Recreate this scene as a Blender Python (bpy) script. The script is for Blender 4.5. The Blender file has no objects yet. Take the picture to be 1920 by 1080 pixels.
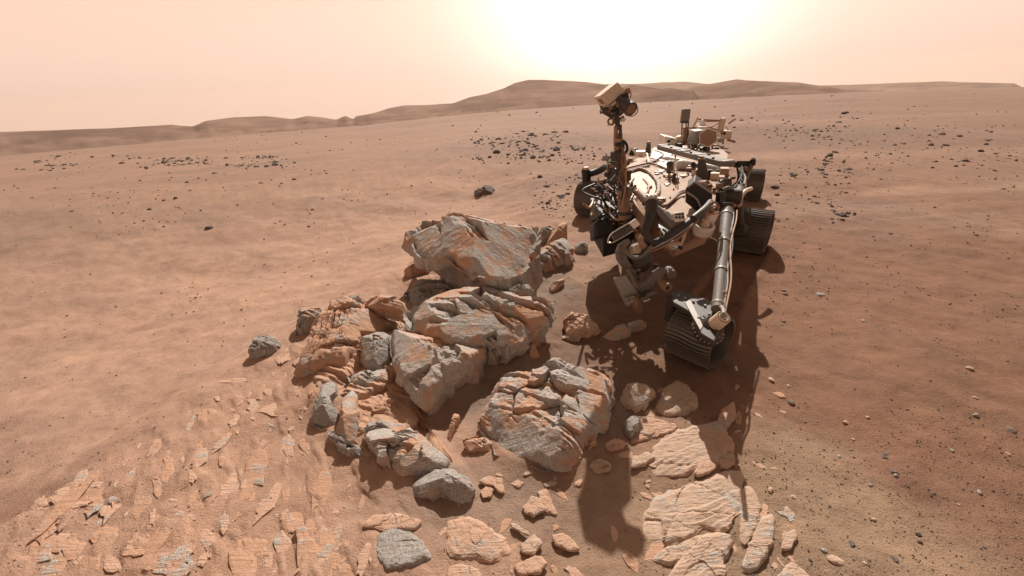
import bpy, math, random
import numpy as np
from mathutils import Vector, Matrix

scene = bpy.context.scene
COL = scene.collection
rng = np.random.default_rng(7)
random.seed(7)

# ------------------------------------------------------------------ camera
FPX, HCAM = 760.0, 2.0                       # focal length in pixels of a 1920 px frame, height
PITCH = math.atan((540 - 172.0) / FPX)
ROLL = math.radians(3.0)
CAM = np.array([0, 0, HCAM])
FW = np.array([0, math.cos(PITCH), -math.sin(PITCH)])
_u = np.array([0, math.sin(PITCH), math.cos(PITCH)])
_x = np.array([1.0, 0, 0])
RT = _x * math.cos(ROLL) - _u * math.sin(ROLL)
UP = _u * math.cos(ROLL) + _x * math.sin(ROLL)
cam = bpy.data.cameras.new('camera')
cam.sensor_width = 36
cam.lens = 36 * FPX / 1920
cam.clip_start = 0.02
cam.clip_end = 20000
camo = bpy.data.objects.new('camera', cam)
COL.objects.link(camo)
M = Matrix.Identity(4)
for i in range(3):
    M[i][0], M[i][1], M[i][2], M[i][3] = RT[i], UP[i], -FW[i], CAM[i]
camo.matrix_world = M
scene.camera = camo

def ray(x, y):
    return FW * FPX + RT * (x - 960) - UP * (y - 540)
def at(x, y, z=0.0):
    """photo point -> world point on the level z"""
    d = ray(x, y); return CAM + d * (z - HCAM) / d[2]
def atY(x, y, Y):
    """photo point -> world point at the distance Y ahead"""
    d = ray(x, y); return CAM + d * Y / d[1]
def atP(x, y, p0, n):
    d = ray(x, y); return CAM + d * (np.dot(p0 - CAM, n) / np.dot(d, n))

# ------------------------------------------------------------------ sky and sun
SUN_EL, SUN_AZ = math.radians(38.8), math.radians(12)      # azimuth clockwise from +Y
SUN = np.array([math.sin(SUN_AZ) * math.cos(SUN_EL), math.cos(SUN_AZ) * math.cos(SUN_EL), math.sin(SUN_EL)])

class NT:
    def __init__(self, tree):
        self.t = tree
    def n(self, typ, **kw):
        nd = self.t.nodes.new(typ)
        for k, v in kw.items():
            if k == 'inp':
                for a, b in v.items():
                    if isinstance(b, bpy.types.NodeSocket): self.t.links.new(b, nd.inputs[a])
                    else: nd.inputs[a].default_value = b
            else: setattr(nd, k, v)
        return nd
    def math(self, op, a, b=None, c=None, clamp=False):
        nd = self.t.nodes.new('ShaderNodeMath'); nd.operation = op; nd.use_clamp = clamp
        for i, v in enumerate((a, b, c)):
            if v is None: continue
            if isinstance(v, bpy.types.NodeSocket): self.t.links.new(v, nd.inputs[i])
            else: nd.inputs[i].default_value = v
        return nd.outputs[0]
    def vmath(self, op, a, b=None):
        nd = self.t.nodes.new('ShaderNodeVectorMath'); nd.operation = op
        for i, v in enumerate((a, b)):
            if v is None: continue
            if isinstance(v, bpy.types.NodeSocket): self.t.links.new(v, nd.inputs[i])
            else: nd.inputs[i].default_value = v
        return nd
    def mix(self, f, a, b, typ='MIX'):
        nd = self.t.nodes.new('ShaderNodeMix'); nd.data_type = 'RGBA'; nd.blend_type = typ
        for k, v in ((0, f), (6, a), (7, b)):
            if isinstance(v, bpy.types.NodeSocket): self.t.links.new(v, nd.inputs[k])
            elif k == 0: nd.inputs[0].default_value = v
            else: nd.inputs[k].default_value = (*v, 1) if len(v) == 3 else v
        return nd.outputs[2]
    def ramp(self, f, *stops):
        nd = self.t.nodes.new('ShaderNodeValToRGB')
        self.t.links.new(f, nd.inputs[0])
        el = nd.color_ramp.elements
        while len(el) < len(stops): el.new(0.5)
        for e, (p, c) in zip(el, stops):
            e.position = p
            e.color = (c, c, c, 1) if isinstance(c, (int, float)) else (*c, 1)
        return nd.outputs[0]
    def noise(self, vec, scale, detail=4, rough=0.55, dist=0.0):
        return self.n('ShaderNodeTexNoise', inp={'Vector': vec, 'Scale': scale, 'Detail': detail, 'Roughness': rough, 'Distortion': dist}).outputs['Fac']

world = bpy.data.worlds.new('World')
scene.world = world
world.use_nodes = True
wt = world.node_tree
wt.nodes.clear()
W = NT(wt)
sky = W.n('ShaderNodeTexSky', sky_type='NISHITA')
sky.sun_disc = False
sky.sun_elevation = SUN_EL
sky.sun_rotation = SUN_AZ
sky.altitude = 0
sky.air_density = 0.6
sky.dust_density = 7.0
sky.ozone_density = 0.0
wd = W.n('ShaderNodeTexCoord').outputs['Generated']
bw = W.n('ShaderNodeRGBToBW', inp={0: sky.outputs[0]}).outputs[0]
# dusty air: the scattered light takes the colour of the dust, paler low down
el = W.n('ShaderNodeSeparateXYZ', inp={0: wd}).outputs[2]
dust = W.ramp(el, (0.0, (1.00, 0.73, 0.60)), (0.16, (1.02, 0.70, 0.54)), (0.45, (0.23, 0.157, 0.115)), (1.0, (0.13, 0.09, 0.066)))
base = W.mix(0.18, dust, W.mix(1.0, W.mix(1.0, bw, (0.11, 0.11, 0.11), 'MULTIPLY'), (1.0, .70, .55), 'MULTIPLY'))
glow = None
for e in (6, 18, 31, 44):
    e = math.radians(e); az = math.radians(14.8)
    v = (math.sin(az) * math.cos(e), math.cos(az) * math.cos(e), math.sin(e))
    d = W.math('MAXIMUM', W.vmath('DOT_PRODUCT', wd, v).outputs['Value'], 0.0)
    g = W.math('POWER', d, 34.0)
    glow = g if glow is None else W.math('ADD', glow, g)
gcol = W.mix(1.0, W.n('ShaderNodeCombineColor', inp={0: glow, 1: glow, 2: glow}).outputs[0], (0.60, 0.585, 0.545), 'MULTIPLY')
skyc = W.mix(1.0, base, gcol, 'ADD')
skyc = W.vmath('SCALE', skyc); skyc.inputs['Scale'].default_value = 10.0
bg = W.n('ShaderNodeBackground', inp={'Color': skyc.outputs[0], 'Strength': 0.1})
wt.links.new(bg.outputs[0], W.n('ShaderNodeOutputWorld').inputs['Surface'])

sun = bpy.data.lights.new('sun', 'SUN')
sun.energy = 5.0
sun.angle = math.radians(0.5)
sun.color = (1.0, 0.93, 0.84)
suno = bpy.data.objects.new('sun', sun)
COL.objects.link(suno)
suno.rotation_euler = Vector(tuple(-SUN)).to_track_quat('-Z', 'Y').to_euler()
suno.location = (0, 0, 30)
vs = scene.view_settings
vs.view_transform = 'Standard'
vs.look = 'None'
vs.exposure = 0.2
vs.gamma = 1.0
vs.use_curve_mapping = False

# ------------------------------------------------------------------ numpy noise
_perm = np.random.default_rng(3).permutation(512)
_perm = np.concatenate([_perm, _perm, _perm])
_grad = np.random.default_rng(4).normal(size=(512, 3))
_grad /= np.linalg.norm(_grad, axis=1)[:, None]
_grad = _grad.astype(np.float32)
def pnoise(p):
    p = np.asarray(p, float)
    i = np.floor(p).astype(np.int64); f = (p - i).astype(np.float32)
    u = f * f * f * (f * (f * 6 - 15) + 10)
    i &= 511
    out = np.zeros(len(p), np.float32)
    for dx in (0, 1):
        for dy in (0, 1):
            for dz in (0, 1):
                h = _perm[(_perm[(_perm[(i[:, 0] + dx) & 511] + i[:, 1] + dy) & 511] + i[:, 2] + dz) & 511] & 511
                g = _grad[h]
                w = (u[:, 0] if dx else 1 - u[:, 0]) * (u[:, 1] if dy else 1 - u[:, 1]) * (u[:, 2] if dz else 1 - u[:, 2])
                out += w * (g[:, 0] * (f[:, 0] - dx) + g[:, 1] * (f[:, 1] - dy) + g[:, 2] * (f[:, 2] - dz))
    return out.astype(float) * 1.6
def fbm(p, octaves=4, gain=0.5, lac=2.03):
    p = np.asarray(p, float); a = 1.0; s = np.zeros(len(p))
    for k in range(octaves):
        s += a * pnoise(p * lac ** k + 17.3 * k); a *= gain
    return s
def sstep(a, b, x):
    t = np.clip((x - a) / (b - a), 0, 1); return t * t * (3 - 2 * t)

# ------------------------------------------------------------------ tagging and mesh helpers
def tag(o, label=None, cat=None, group=None, kind=None):
    for k, v in (('label', label), ('category', cat), ('group', group), ('kind', kind)):
        if v: o[k] = v
    return o
def link(name, me, mat, parent=None, loc=None):
    o = bpy.data.objects.new(name, me)
    COL.objects.link(o)
    if mat and not me.materials: me.materials.append(mat)
    if parent: o.parent = parent
    if loc is not None: o.location = loc
    return o
def mesh_np(name, v, faces, smooth=True):
    me = bpy.data.meshes.new(name)
    v = np.asarray(v, np.float32)
    if isinstance(faces, np.ndarray):
        nf, k = faces.shape
        me.vertices.add(len(v)); me.vertices.foreach_set('co', v.ravel())
        me.loops.add(nf * k); me.polygons.add(nf)
        me.loops.foreach_set('vertex_index', faces.astype(np.int32).ravel())
        me.polygons.foreach_set('loop_start', np.arange(0, nf * k, k, dtype=np.int32))
        me.polygons.foreach_set('loop_total', np.full(nf, k, np.int32))
    else:
        me.from_pydata([tuple(map(float, q)) for q in v], [], faces)
    me.update(calc_edges=True)
    me.polygons.foreach_set('use_smooth', np.full(len(me.polygons), smooth, bool))
    me.validate()
    return me
def grid_faces(nr, nc, wrap=False):
    r = np.arange(nr - 1)[:, None]; c = np.arange(nc if wrap else nc - 1)[None, :]
    c2 = (c + 1) % nc
    a = r * nc + c; b = r * nc + c2; d = (r + 1) * nc + c; e = (r + 1) * nc + c2
    return np.stack([a, b, e, d], -1).reshape(-1, 4)

# ------------------------------------------------------------------ materials
def new_mat(name):
    m = bpy.data.materials.new(name); m.use_nodes = True
    m.node_tree.nodes.clear()
    T = NT(m.node_tree)
    bs = T.n('ShaderNodeBsdfPrincipled')
    m.node_tree.links.new(bs.outputs[0], T.n('ShaderNodeOutputMaterial').inputs['Surface'])
    return m, T, bs
def bump(T, bs, h, strength, dist):
    b = T.n('ShaderNodeBump', inp={'Height': h, 'Strength': strength, 'Distance': dist})
    T.t.links.new(b.outputs[0], bs.inputs['Normal'])

def mat_ground():
    m, T, bs = new_mat('dusty_ground')
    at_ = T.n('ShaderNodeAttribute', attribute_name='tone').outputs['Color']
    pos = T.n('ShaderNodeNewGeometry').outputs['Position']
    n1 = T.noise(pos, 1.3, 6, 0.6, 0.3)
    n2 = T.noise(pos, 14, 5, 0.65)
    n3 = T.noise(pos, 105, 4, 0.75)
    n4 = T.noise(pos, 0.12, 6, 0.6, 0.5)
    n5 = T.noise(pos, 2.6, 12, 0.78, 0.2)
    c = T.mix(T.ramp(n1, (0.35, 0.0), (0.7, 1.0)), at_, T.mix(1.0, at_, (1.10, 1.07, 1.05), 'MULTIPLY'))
    c = T.mix(T.ramp(n4, (0.42, 0.0), (0.62, 0.6)), c, T.mix(1.0, c, (0.86, 0.88, 0.91), 'MULTIPLY'))
    c = T.mix(T.ramp(n2, (0.35, 0.55), (0.62, 0.0)), c, T.mix(1.0, c, (0.84, 0.83, 0.83), 'MULTIPLY'))
    c = T.mix(T.ramp(n3, (0.30, 0.5), (0.45, 0.0)), c, T.mix(1.0, c, (0.62, 0.62, 0.64), 'MULTIPLY'))
    c = T.mix(T.ramp(n3, (0.66, 0.0), (0.76, 0.35)), c, T.mix(1.0, c, (1.3, 1.3, 1.3), 'MULTIPLY'))
    c = T.mix(T.ramp(n5, (0.36, 0.0), (0.64, 1.0)), T.mix(1.0, c, (0.87, 0.87, 0.88), 'MULTIPLY'), T.mix(1.0, c, (1.10, 1.09, 1.07), 'MULTIPLY'))
    T.t.links.new(c, bs.inputs['Base Color'])
    bs.inputs['Roughness'].default_value = 0.95
    bs.inputs['Specular IOR Level'].default_value = 0.15
    h = T.math('ADD', T.math('MULTIPLY', n2, 0.6), T.math('MULTIPLY', n3, 0.4))
    bump(T, bs, h, 0.9, 0.025)
    return m
def mat_rock(name, dusty, grey, cover=0.5, scale=1.0, pale=None):
    """dust-coated stone with bare grey patches and a speckled grain"""
    m, T, bs = new_mat(name)
    pos = T.n('ShaderNodeNewGeometry').outputs['Position']
    n1 = T.noise(pos, 3.6 * scale, 7, 0.62, 0.6)
    n2 = T.noise(pos, 22 * scale, 6, 0.7)
    n3 = T.noise(pos, 95, 3, 0.75)
    st = T.n('ShaderNodeMapping', inp={0: pos, 'Rotation': (0.5, 0.9, 0.6), 'Scale': (3.0, 30.0, 12.0)}).outputs[0]
    n4 = T.noise(st, 1.2 * scale, 5, 0.6, 0.4)
    f = T.math('ADD', n1, T.math('MULTIPLY', T.math('SUBTRACT', n2, 0.5), 0.45))
    f = T.math('ADD', f, T.math('MULTIPLY', T.math('SUBTRACT', n4, 0.5), 0.35))
    mask = T.ramp(f, (cover - 0.07, 0.0), (cover + 0.05, 1.0))
    d2 = tuple(x * k for x, k in zip(dusty, (1.18, 1.12, 1.05)))
    c1 = T.mix(T.ramp(n2, (0.3, 0.0), (0.7, 1.0)), dusty, pale or d2)
    g2 = tuple(x * 1.45 for x in grey); g0 = tuple(x * 0.62 for x in grey)
    c2 = T.mix(T.ramp(n3, (0.3, 0.0), (0.7, 1.0)), g0, g2)
    c2 = T.mix(T.ramp(n2, (0.35, 0.0), (0.65, 0.6)), c2, T.mix(1.0, c2, (1.25, 1.2, 1.15), 'MULTIPLY'))
    c = T.mix(mask, c1, c2)
    c = T.mix(T.ramp(n3, (0.28, 0.45), (0.42, 0.0)), c, T.mix(1.0, c, (0.55, 0.52, 0.5), 'MULTIPLY'))
    T.t.links.new(c, bs.inputs['Base Color'])
    bs.inputs['Roughness'].default_value = 0.9
    bs.inputs['Specular IOR Level'].default_value = 0.2
    h = T.math('ADD', T.math('MULTIPLY', n2, 0.7), T.math('MULTIPLY', n3, 0.35))
    h = T.math('ADD', h, T.math('MULTIPLY', n4, 0.72))
    h = T.math('ADD', h, T.math('MULTIPLY', mask, 0.12))
    bump(T, bs, h, 0.6, 0.02)
    return m

ORANGE = (0.43, 0.262, 0.18)
GREY = (0.345, 0.314, 0.288)
M_GROUND = mat_ground()
M_ROCK = mat_rock('boulder_stone', ORANGE, GREY, 0.47)
M_ROCKG = mat_rock('grey_stone', (0.40, 0.26, 0.185), (0.29, 0.266, 0.245), 0.40)
M_ROCKO = mat_rock('dust_coated_stone', ORANGE, GREY, 0.63)
M_SLAB = mat_rock('pale_bedrock', (0.47, 0.325, 0.238), (0.38, 0.345, 0.31), 0.60, 1.4, (0.53, 0.385, 0.29))
M_SLABO = mat_rock('pink_bedrock', (0.49, 0.305, 0.215), (0.35, 0.32, 0.29), 0.62, 1.4, (0.54, 0.35, 0.25))
M_PEB = mat_rock('pebble_stone', (0.26, 0.15, 0.10), (0.15, 0.13, 0.12), 0.45, 2.0)
M_PEBD = mat_rock('dark_pebble_stone', (0.17, 0.10, 0.07), (0.10, 0.088, 0.08), 0.42, 2.0)
M_HILL = None

# ------------------------------------------------------------------ ground sheet
CREST = np.array([at(x, y, 0.0)[:2] for x, y in ((200, 850), (322, 765), (430, 690), (520, 640), (600, 588), (690, 545), (770, 480), (830, 440), (900, 420))])
def crest_side(x, y):
    """signed distance to the outcrop's far edge, positive on the far (left) side; faded out to the right"""
    p = np.stack([x, y], -1)
    best = np.full(x.shape, 1e9); sgn = np.zeros(x.shape)
    for a, b in zip(CREST[:-1], CREST[1:]):
        d = b - a; L2 = d @ d
        t = np.clip(((p - a) @ d) / L2, 0, 1)
        q = a + t[..., None] * d
        dist = np.hypot(x - q[..., 0], y - q[..., 1])
        cr = d[0] * (y - a[1]) - d[1] * (x - a[0])
        w = dist < best
        best = np.where(w, dist, best); sgn = np.where(w, np.sign(cr), sgn)
    return best * sgn
TRACKS = [[at(1318, 640)[:2], at(1345, 560)[:2], at(1402, 470)[:2], at(1412, 372)[:2], at(1400, 300)[:2], at(1330, 245)[:2]], [at(1125, 400)[:2], at(1140, 320)[:2], at(1110, 262)[:2], at(1060, 240)[:2]]]
AZK = np.radians([-180, -90, -62, -45, -38, -28, -18, -8, 2, 12, 22, 32, 42, 60, 90, 180])
SLK = np.array([-.02, -.045, -.048, -.050, -.050, -.050, -.050, -.042, -.036, -.034, -.032, -.030, -.028, -.030, -.03, -.02])
def ground_h(x, y, fine=True):
    r = np.hypot(x, y); az = np.arctan2(x, y)
    z = np.interp(az, AZK, SLK) * np.maximum(r - 9, 0) * sstep(8, 40, r)
    # rolling ground farther out
    p = np.stack([x, y, np.zeros_like(x)], -1).reshape(-1, 3)
    far = sstep(12, 120, r)
    z = z + (fbm(p * 0.012, 4).reshape(x.shape) * 1.5 * far + fbm(p * 0.07 + 9, 3).reshape(x.shape) * 0.22 * sstep(7, 25, r)) * np.clip(1 - r / 3000, 0.2, 1)
    # the outcrop stands above the sand on its far side
    cs = crest_side(x, y)
    lim = np.maximum(sstep(1.0, -0.6, x), 0)
    z = z - 0.30 * sstep(-0.1, 0.9, cs) * lim * sstep(14, 6, r)
    z = z - 0.25 * sstep(0.6, 3.5, cs) * lim * sstep(18, 7, r)
    if fine:
        near = sstep(30, 6, r)
        z = z + near * (0.035 * fbm(p * 0.9 + 3, 3).reshape(x.shape) + 0.012 * fbm(p * 4.3 + 5, 3).reshape(x.shape))
        # flaky bedrock weathering through the dust on the left
        q = (p @ np.array([[0.82, 0.57, 0], [-0.57, 0.82, 0], [0, 0, 1]]).T) * np.array([7.0, 2.6, 1.0])
        fl = sstep(0.05, 0.35, fbm(q + 31, 3)).reshape(x.shape)
        reg = sstep(-0.2, -0.9, x) * sstep(0.15, -0.25, cs) * sstep(7, 4, r)
        z = z + 0.010 * fl * reg
        # sand drifted level between the boulders
        # faint wind ripples on the far dunes
        rp = np.sin((p[:, 0] * 0.35 + p[:, 1] * 1.6 + 1.5 * fbm(p * 0.25, 2)) * 2.2).reshape(x.shape)
        z = z + 0.012 * rp * sstep(4, 7, r) * sstep(26, 12, r) * sstep(0.5, -1.5, x)
        # wheel tracks pressed in behind the rover's near wheels
        for tr in TRACKS:
            for a, b in zip(tr[:-1], tr[1:]):
                dv = b - a; Ls = np.hypot(*dv); dv = dv / Ls
                al = (x - a[0]) * dv[0] + (y - a[1]) * dv[1]; ac = -(x - a[0]) * dv[1] + (y - a[1]) * dv[0]
                inn = sstep(0.23, 0.17, np.abs(ac)) * (al > -0.02) * (al < Ls + 0.02)
                z = z - inn * (0.028 + 0.010 * np.sin(al * 2 * math.pi / 0.11))
                z = z + 0.016 * np.exp(-((np.abs(ac) - 0.25) / 0.05) ** 2) * (al > -0.02) * (al < Ls + 0.02)
    return z
def gz(x, y):
    return float(ground_h(np.array([float(x)]), np.array([float(y)]))[0])

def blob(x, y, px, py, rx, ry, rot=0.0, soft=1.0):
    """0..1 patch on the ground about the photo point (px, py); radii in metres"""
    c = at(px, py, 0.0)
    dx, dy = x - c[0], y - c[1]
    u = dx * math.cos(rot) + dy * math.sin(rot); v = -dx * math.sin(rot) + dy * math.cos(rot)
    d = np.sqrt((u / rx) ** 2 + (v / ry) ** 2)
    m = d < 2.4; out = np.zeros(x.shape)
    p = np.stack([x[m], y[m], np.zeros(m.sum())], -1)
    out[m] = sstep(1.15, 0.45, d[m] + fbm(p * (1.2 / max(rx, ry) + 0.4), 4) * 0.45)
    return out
def tones(x, y):
    r = np.hypot(x, y)
    p = np.stack([x, y, np.zeros_like(x)], -1).reshape(-1, 3)
    c = np.empty(x.shape + (3,)); c[:] = (0.34, 0.215, 0.152)
    def lay(w, col):
        nonlocal c
        w = w[..., None]; c = c * (1 - w) + np.array(col) * w
    az = np.degrees(np.arctan2(x, y))
    lay(sstep(8, -8, az) * 0.85, (0.455, 0.292, 0.214))                              # orange dust, left
    lay(sstep(14, 30, az) * sstep(1.0, 3, r) * 0.9, (0.240, 0.132, 0.086))            # brown ground, right
    lay(blob(x, y, 1460, 980, 1.0, 0.7) * 0.85, (0.335, 0.235, 0.16))                  # tan near ground
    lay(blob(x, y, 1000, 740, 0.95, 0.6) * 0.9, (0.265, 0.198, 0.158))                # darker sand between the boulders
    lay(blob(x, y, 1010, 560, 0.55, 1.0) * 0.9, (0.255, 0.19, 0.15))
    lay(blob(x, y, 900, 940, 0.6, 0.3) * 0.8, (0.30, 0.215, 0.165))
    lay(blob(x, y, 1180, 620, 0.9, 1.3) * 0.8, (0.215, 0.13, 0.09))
    lay(sstep(-0.5, -1.2, x) * sstep(5, 3, r) * 0.6, (0.46, 0.285, 0.20))             # outcrop dust
    band = sstep(0.0, 0.5, fbm(p * np.array([0.05, 0.16, 1]) + 4, 4).reshape(x.shape))
    lay(band * sstep(6, 14, r) * 0.55, (0.31, 0.215, 0.162))
    band2 = sstep(0.1, 0.5, fbm(p * np.array([0.09, 0.30, 1]) + 40, 4).reshape(x.shape))
    lay(band2 * sstep(5, 9, r) * sstep(70, 25, r) * 0.5, (0.50, 0.33, 0.235))
    lay(sstep(60, 300, r) * 0.5, (0.29, 0.195, 0.148))
    lay(sstep(6, 18, r) * 0.68, (0.268, 0.170, 0.124))
    for (px_, py_, a_, b_) in ((1020, 262, 5.0, 6.0), (1110, 330, 1.6, 2.0), (440, 300, 5.0, 2.4), (1500, 250, 6.0, 4.5), (1580, 395, 1.6, 1.4)):
        lay(blob(x, y, px_, py_, a_, b_) * 0.55, (0.215, 0.145, 0.11))
    c = c * np.array([1.0, 0.995, 0.985])
    return np.concatenate([np.clip(c, 0, 1), np.ones(x.shape + (1,))], -1)

# ------------------------------------------------------------------ hills on the skyline
def mat_hill():
    m, T, bs = new_mat('hill_rock')
    pos = T.n('ShaderNodeNewGeometry').outputs['Position']
    st = T.n('ShaderNodeMapping', inp={0: pos, 'Scale': (.5, .5, 7.0)}).outputs[0]
    n1 = T.noise(st, 0.012, 7, 0.6, 0.6)
    n2 = T.noise(st, 0.07, 6, 0.65)
    c = T.mix(T.ramp(n1, (0.38, 0.0), (0.62, 1.0)), (0.165, 0.108, 0.083), (0.29, 0.19, 0.143))
    c = T.mix(T.ramp(n2, (0.4, 0.25), (0.6, 0.0)), c, T.mix(1.0, c, (0.82, 0.84, 0.86), 'MULTIPLY'))
    T.t.links.new(c, bs.inputs['Base Color'])
    bs.inputs['Roughness'].default_value = 1.0
    bs.inputs['Specular IOR Level'].default_value = 0.0
    return m
M_HILL = mat_hill()
def ridge(name, label, pts, D, depth, seed, steep=1.0):
    """a ridge D metres away whose crest passes through the given photo points; falls away in front and behind"""
    az, hh = [], []
    for x, y in pts:
        d = ray(x, y); k = D / math.hypot(d[0], d[1])
        az.append(math.atan2(d[0], d[1])); hh.append(HCAM + d[2] * k)
    n = 420; m_ = 46
    A = np.linspace(az[0], az[-1], n)
    Hc = np.interp(A, az, hh)
    ker = np.hanning(9); ker /= ker.sum(); Hc = np.convolve(np.pad(Hc, 4, mode='edge'), ker, 'valid')
    s = np.linspace(-1, 1, m_)
    S, AA = np.meshgrid(s, A, indexing='ij')
    q = np.stack([AA.ravel() * 60 + seed, S.ravel() * 2.0, np.full(S.size, seed * 1.7)], -1)
    R = D + depth * S
    X, Y = R * np.sin(AA), R * np.cos(AA)
    G = ground_h(X, Y, False) - 0.01 * D
    prof = np.clip(1 - np.abs(S), 0, 1) ** 1.15
    gul = fbm(np.stack([X.ravel() / 70, Y.ravel() / 70, np.full(S.size, seed)], -1), 4).reshape(S.shape)
    end = np.minimum(1, np.minimum(AA - A[0], A[-1] - AA) / 0.03)
    Hp = np.interp(AA, A, Hc)
    Z = G + (Hp - G) * prof * np.clip(end, 0, 1) + (7 + 0.008 * D) * gul * prof * (1 - prof) * 1.6
    me = mesh_np(name, np.stack([X, Y, Z], -1).reshape(-1, 3), grid_faces(m_, n)[:, ::-1])
    return tag(link(name, me, M_HILL), label, 'hill', kind='structure')
ridge('far_ridge', 'faint far ridge on the horizon behind the rover', [(1090, 160), (1145, 156), (1200, 156), (1245, 153), (1285, 152), (1325, 156), (1380, 160), (1460, 161), (1540, 160), (1600, 158), (1760, 152), (1960, 158)], 2600, 700, 5)
ridge('left_ridge', 'low pinkish ridge on the left skyline', [(-160, 250), (60, 244), (200, 240), (322, 233), (345, 236), (362, 237), (386, 226), (438, 219), (500, 217), (549, 223), (575, 217), (600, 219), (631, 224), (648, 216), (661, 223), (690, 214), (715, 213), (760, 215), (840, 218)], 900, 420, 2)
ridge('mountain', 'broad brown mountain on the skyline left of the mast', [(640, 222), (700, 212), (730, 202), (757, 197), (795, 196), (850, 193), (880, 181), (912, 175), (945, 164), (965, 154), (990, 148), (1030, 149), (1062, 150), (1105, 153), (1140, 158), (1200, 166), (1260, 172)], 1300, 600, 8)
ridge('low_hill', 'small dark hill behind the mast head', [(1120, 176), (1160, 163), (1185, 158), (1205, 161), (1240, 166), (1256, 164), (1285, 168), (1330, 172)], 800, 250, 3)
ridge('mesa', 'flat topped brown hill on the right skyline', [(1255, 174), (1300, 162), (1340, 155), (1370, 150), (1382, 148), (1400, 150), (1440, 151), (1500, 154), (1540, 161), (1585, 168), (1660, 172), (1740, 178)], 1000, 380, 9)

# ------------------------------------------------------------------ boulders and slabs
BANKS = []
def circ_interp(poly, nth):
    """centroid and smooth radius by angle of a closed outline"""
    c = poly.mean(0)
    a = np.concatenate([poly, poly[:1]])
    seg = []
    for p, q in zip(a[:-1], a[1:]):
        k = max(2, int(np.hypot(*(q - p)) / (np.ptp(poly[:, 0]) / 60)))
        seg.append(p + (q - p) * np.linspace(0, 1, k, endpoint=False)[:, None])
    seg = np.concatenate(seg)
    d = seg - c
    th = np.arctan2(d[:, 1], d[:, 0]); r = np.hypot(d[:, 0], d[:, 1])
    o = np.argsort(th); th, r = th[o], r[o]
    T = np.linspace(-math.pi, math.pi, nth, endpoint=False)
    Rr = np.interp(T, np.concatenate([th - 2 * math.pi, th, th + 2 * math.pi]), np.concatenate([r, r, r]))
    k = np.array([1, 2, 3, 2, 1]) / 9
    Rr = sum(k[i] * np.roll(Rr, i - 2) for i in range(5))
    return c, T, Rr
def rock(name, label, outline, mat, z0=0.1, tilt=22, bulge=0.16, down=0.5, taper=0.98, facet=0.06, strata=0.06, sdir=(0.75, 0.65), nstr=7, rough=0.025, seed=1, cells=16, group=None, cat='rock', res=(200, 52, 22), edge=0.10, side=0, chips=9, crackf=1.0):
    """a rock whose upper face follows the outline seen in the photograph, on a plane tilted towards the viewer; sides go down into the sand"""
    pts = np.array(outline, float)
    pts = pts.mean(0) + (pts - pts.mean(0)) * 1.04
    if z0 < 0.18: z0 *= 0.62
    bx, by = pts[:, 0].mean(), pts[:, 1].max()
    p0 = at(bx, by, z0)
    g0 = gz(p0[0], p0[1])
    p0 = at(bx, by, z0 + g0)
    tv = -p0[:2] / np.linalg.norm(p0[:2])
    sv = np.array([-tv[1], tv[0]])
    hv = tv * math.cos(math.radians(side)) + sv * math.sin(math.radians(side))
    t = math.radians(tilt)
    N = np.array([hv[0] * math.sin(t), hv[1] * math.sin(t), math.cos(t)])
    w3 = np.array([atP(x, y, p0, N) for x, y in pts])
    e1 = np.cross(np.array([-tv[0], -tv[1], 0]), N); e1 /= np.linalg.norm(e1)
    e2 = np.cross(N, e1)
    o3 = w3.mean(0)
    pl = np.stack([(w3 - o3) @ e1, (w3 - o3) @ e2], -1)
    nth, nt, ns = res
    c, T, Rr = circ_interp(pl, nth)
    size = math.sqrt(np.ptp(pl[:, 0]) * np.ptp(pl[:, 1]))
    rs = np.random.default_rng(seed)
    rho = np.concatenate([np.linspace(0.01, 1, nt) ** 0.8, 1 - (1 - taper) * np.linspace(0, 1, ns + 1)[1:] ** 0.8])
    hgt = np.concatenate([np.zeros(nt), -np.linspace(0, 1, ns + 1)[1:] ** 1.1])
    RH, TH = np.meshgrid(rho, T, indexing='ij')
    HG = np.repeat(hgt[:, None], nth, 1)
    Rj = Rr[None, :] * RH
    u = c[0] + Rj * np.cos(TH); v = c[1] + Rj * np.sin(TH)
    top = HG == 0
    P = np.stack([u, v, HG * size], -1).reshape(-1, 3)
    # chipped facets
    seeds = np.stack([rs.uniform(pl[:, 0].min(), pl[:, 0].max(), cells), rs.uniform(pl[:, 1].min(), pl[:, 1].max(), cells), rs.uniform(-0.4, 0.05, cells) * size], -1)
    warp = np.stack([fbm(P / size * 3.1 + s_, 3) for s_ in (1.1, 7.7)] + [np.zeros(len(P))], -1) * 0.09 * size
    Q = P + warp
    d = ((Q[:, None, :] - seeds[None]) ** 2 * np.array([1, 1, 0.6])).sum(-1)
    idx = np.argpartition(d, 1, 1)[:, :2]
    dd = np.take_along_axis(d, idx, 1); sw = dd[:, 0] > dd[:, 1]; idx[sw] = idx[sw][:, ::-1]
    near = idx[:, 0]
    d1 = np.sqrt(np.take_along_axis(d, idx, 1)); gap = (d1[:, 1] - d1[:, 0]) / size
    grad = rs.normal(size=(cells, 2)) * facet * 2.0; off = rs.normal(size=cells) * facet * 0.55
    f = off[near] * size + ((P[:, :2] - seeds[near][:, :2]) * grad[near]).sum(-1)
    crack = np.exp(-(gap / 0.022) ** 2) * 0.028 * crackf * size * (rs.uniform(size=cells)[near] > 0.35)
    # bedding: a saw of ledges along sdir
    sd = np.array(sdir) / np.hypot(*sdir)
    s = (P[:, 0] * sd[0] + P[:, 1] * sd[1]) / size * nstr + 0.24 * fbm(P / size * np.array([1.6, 1.6, 1.0]) + seed, 4)
    amp = 0.35 + 0.65 * sstep(-0.25, 0.35, fbm(P / size * 1.3 + seed * 3.3, 2))
    fr = s - np.floor(s)
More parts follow.
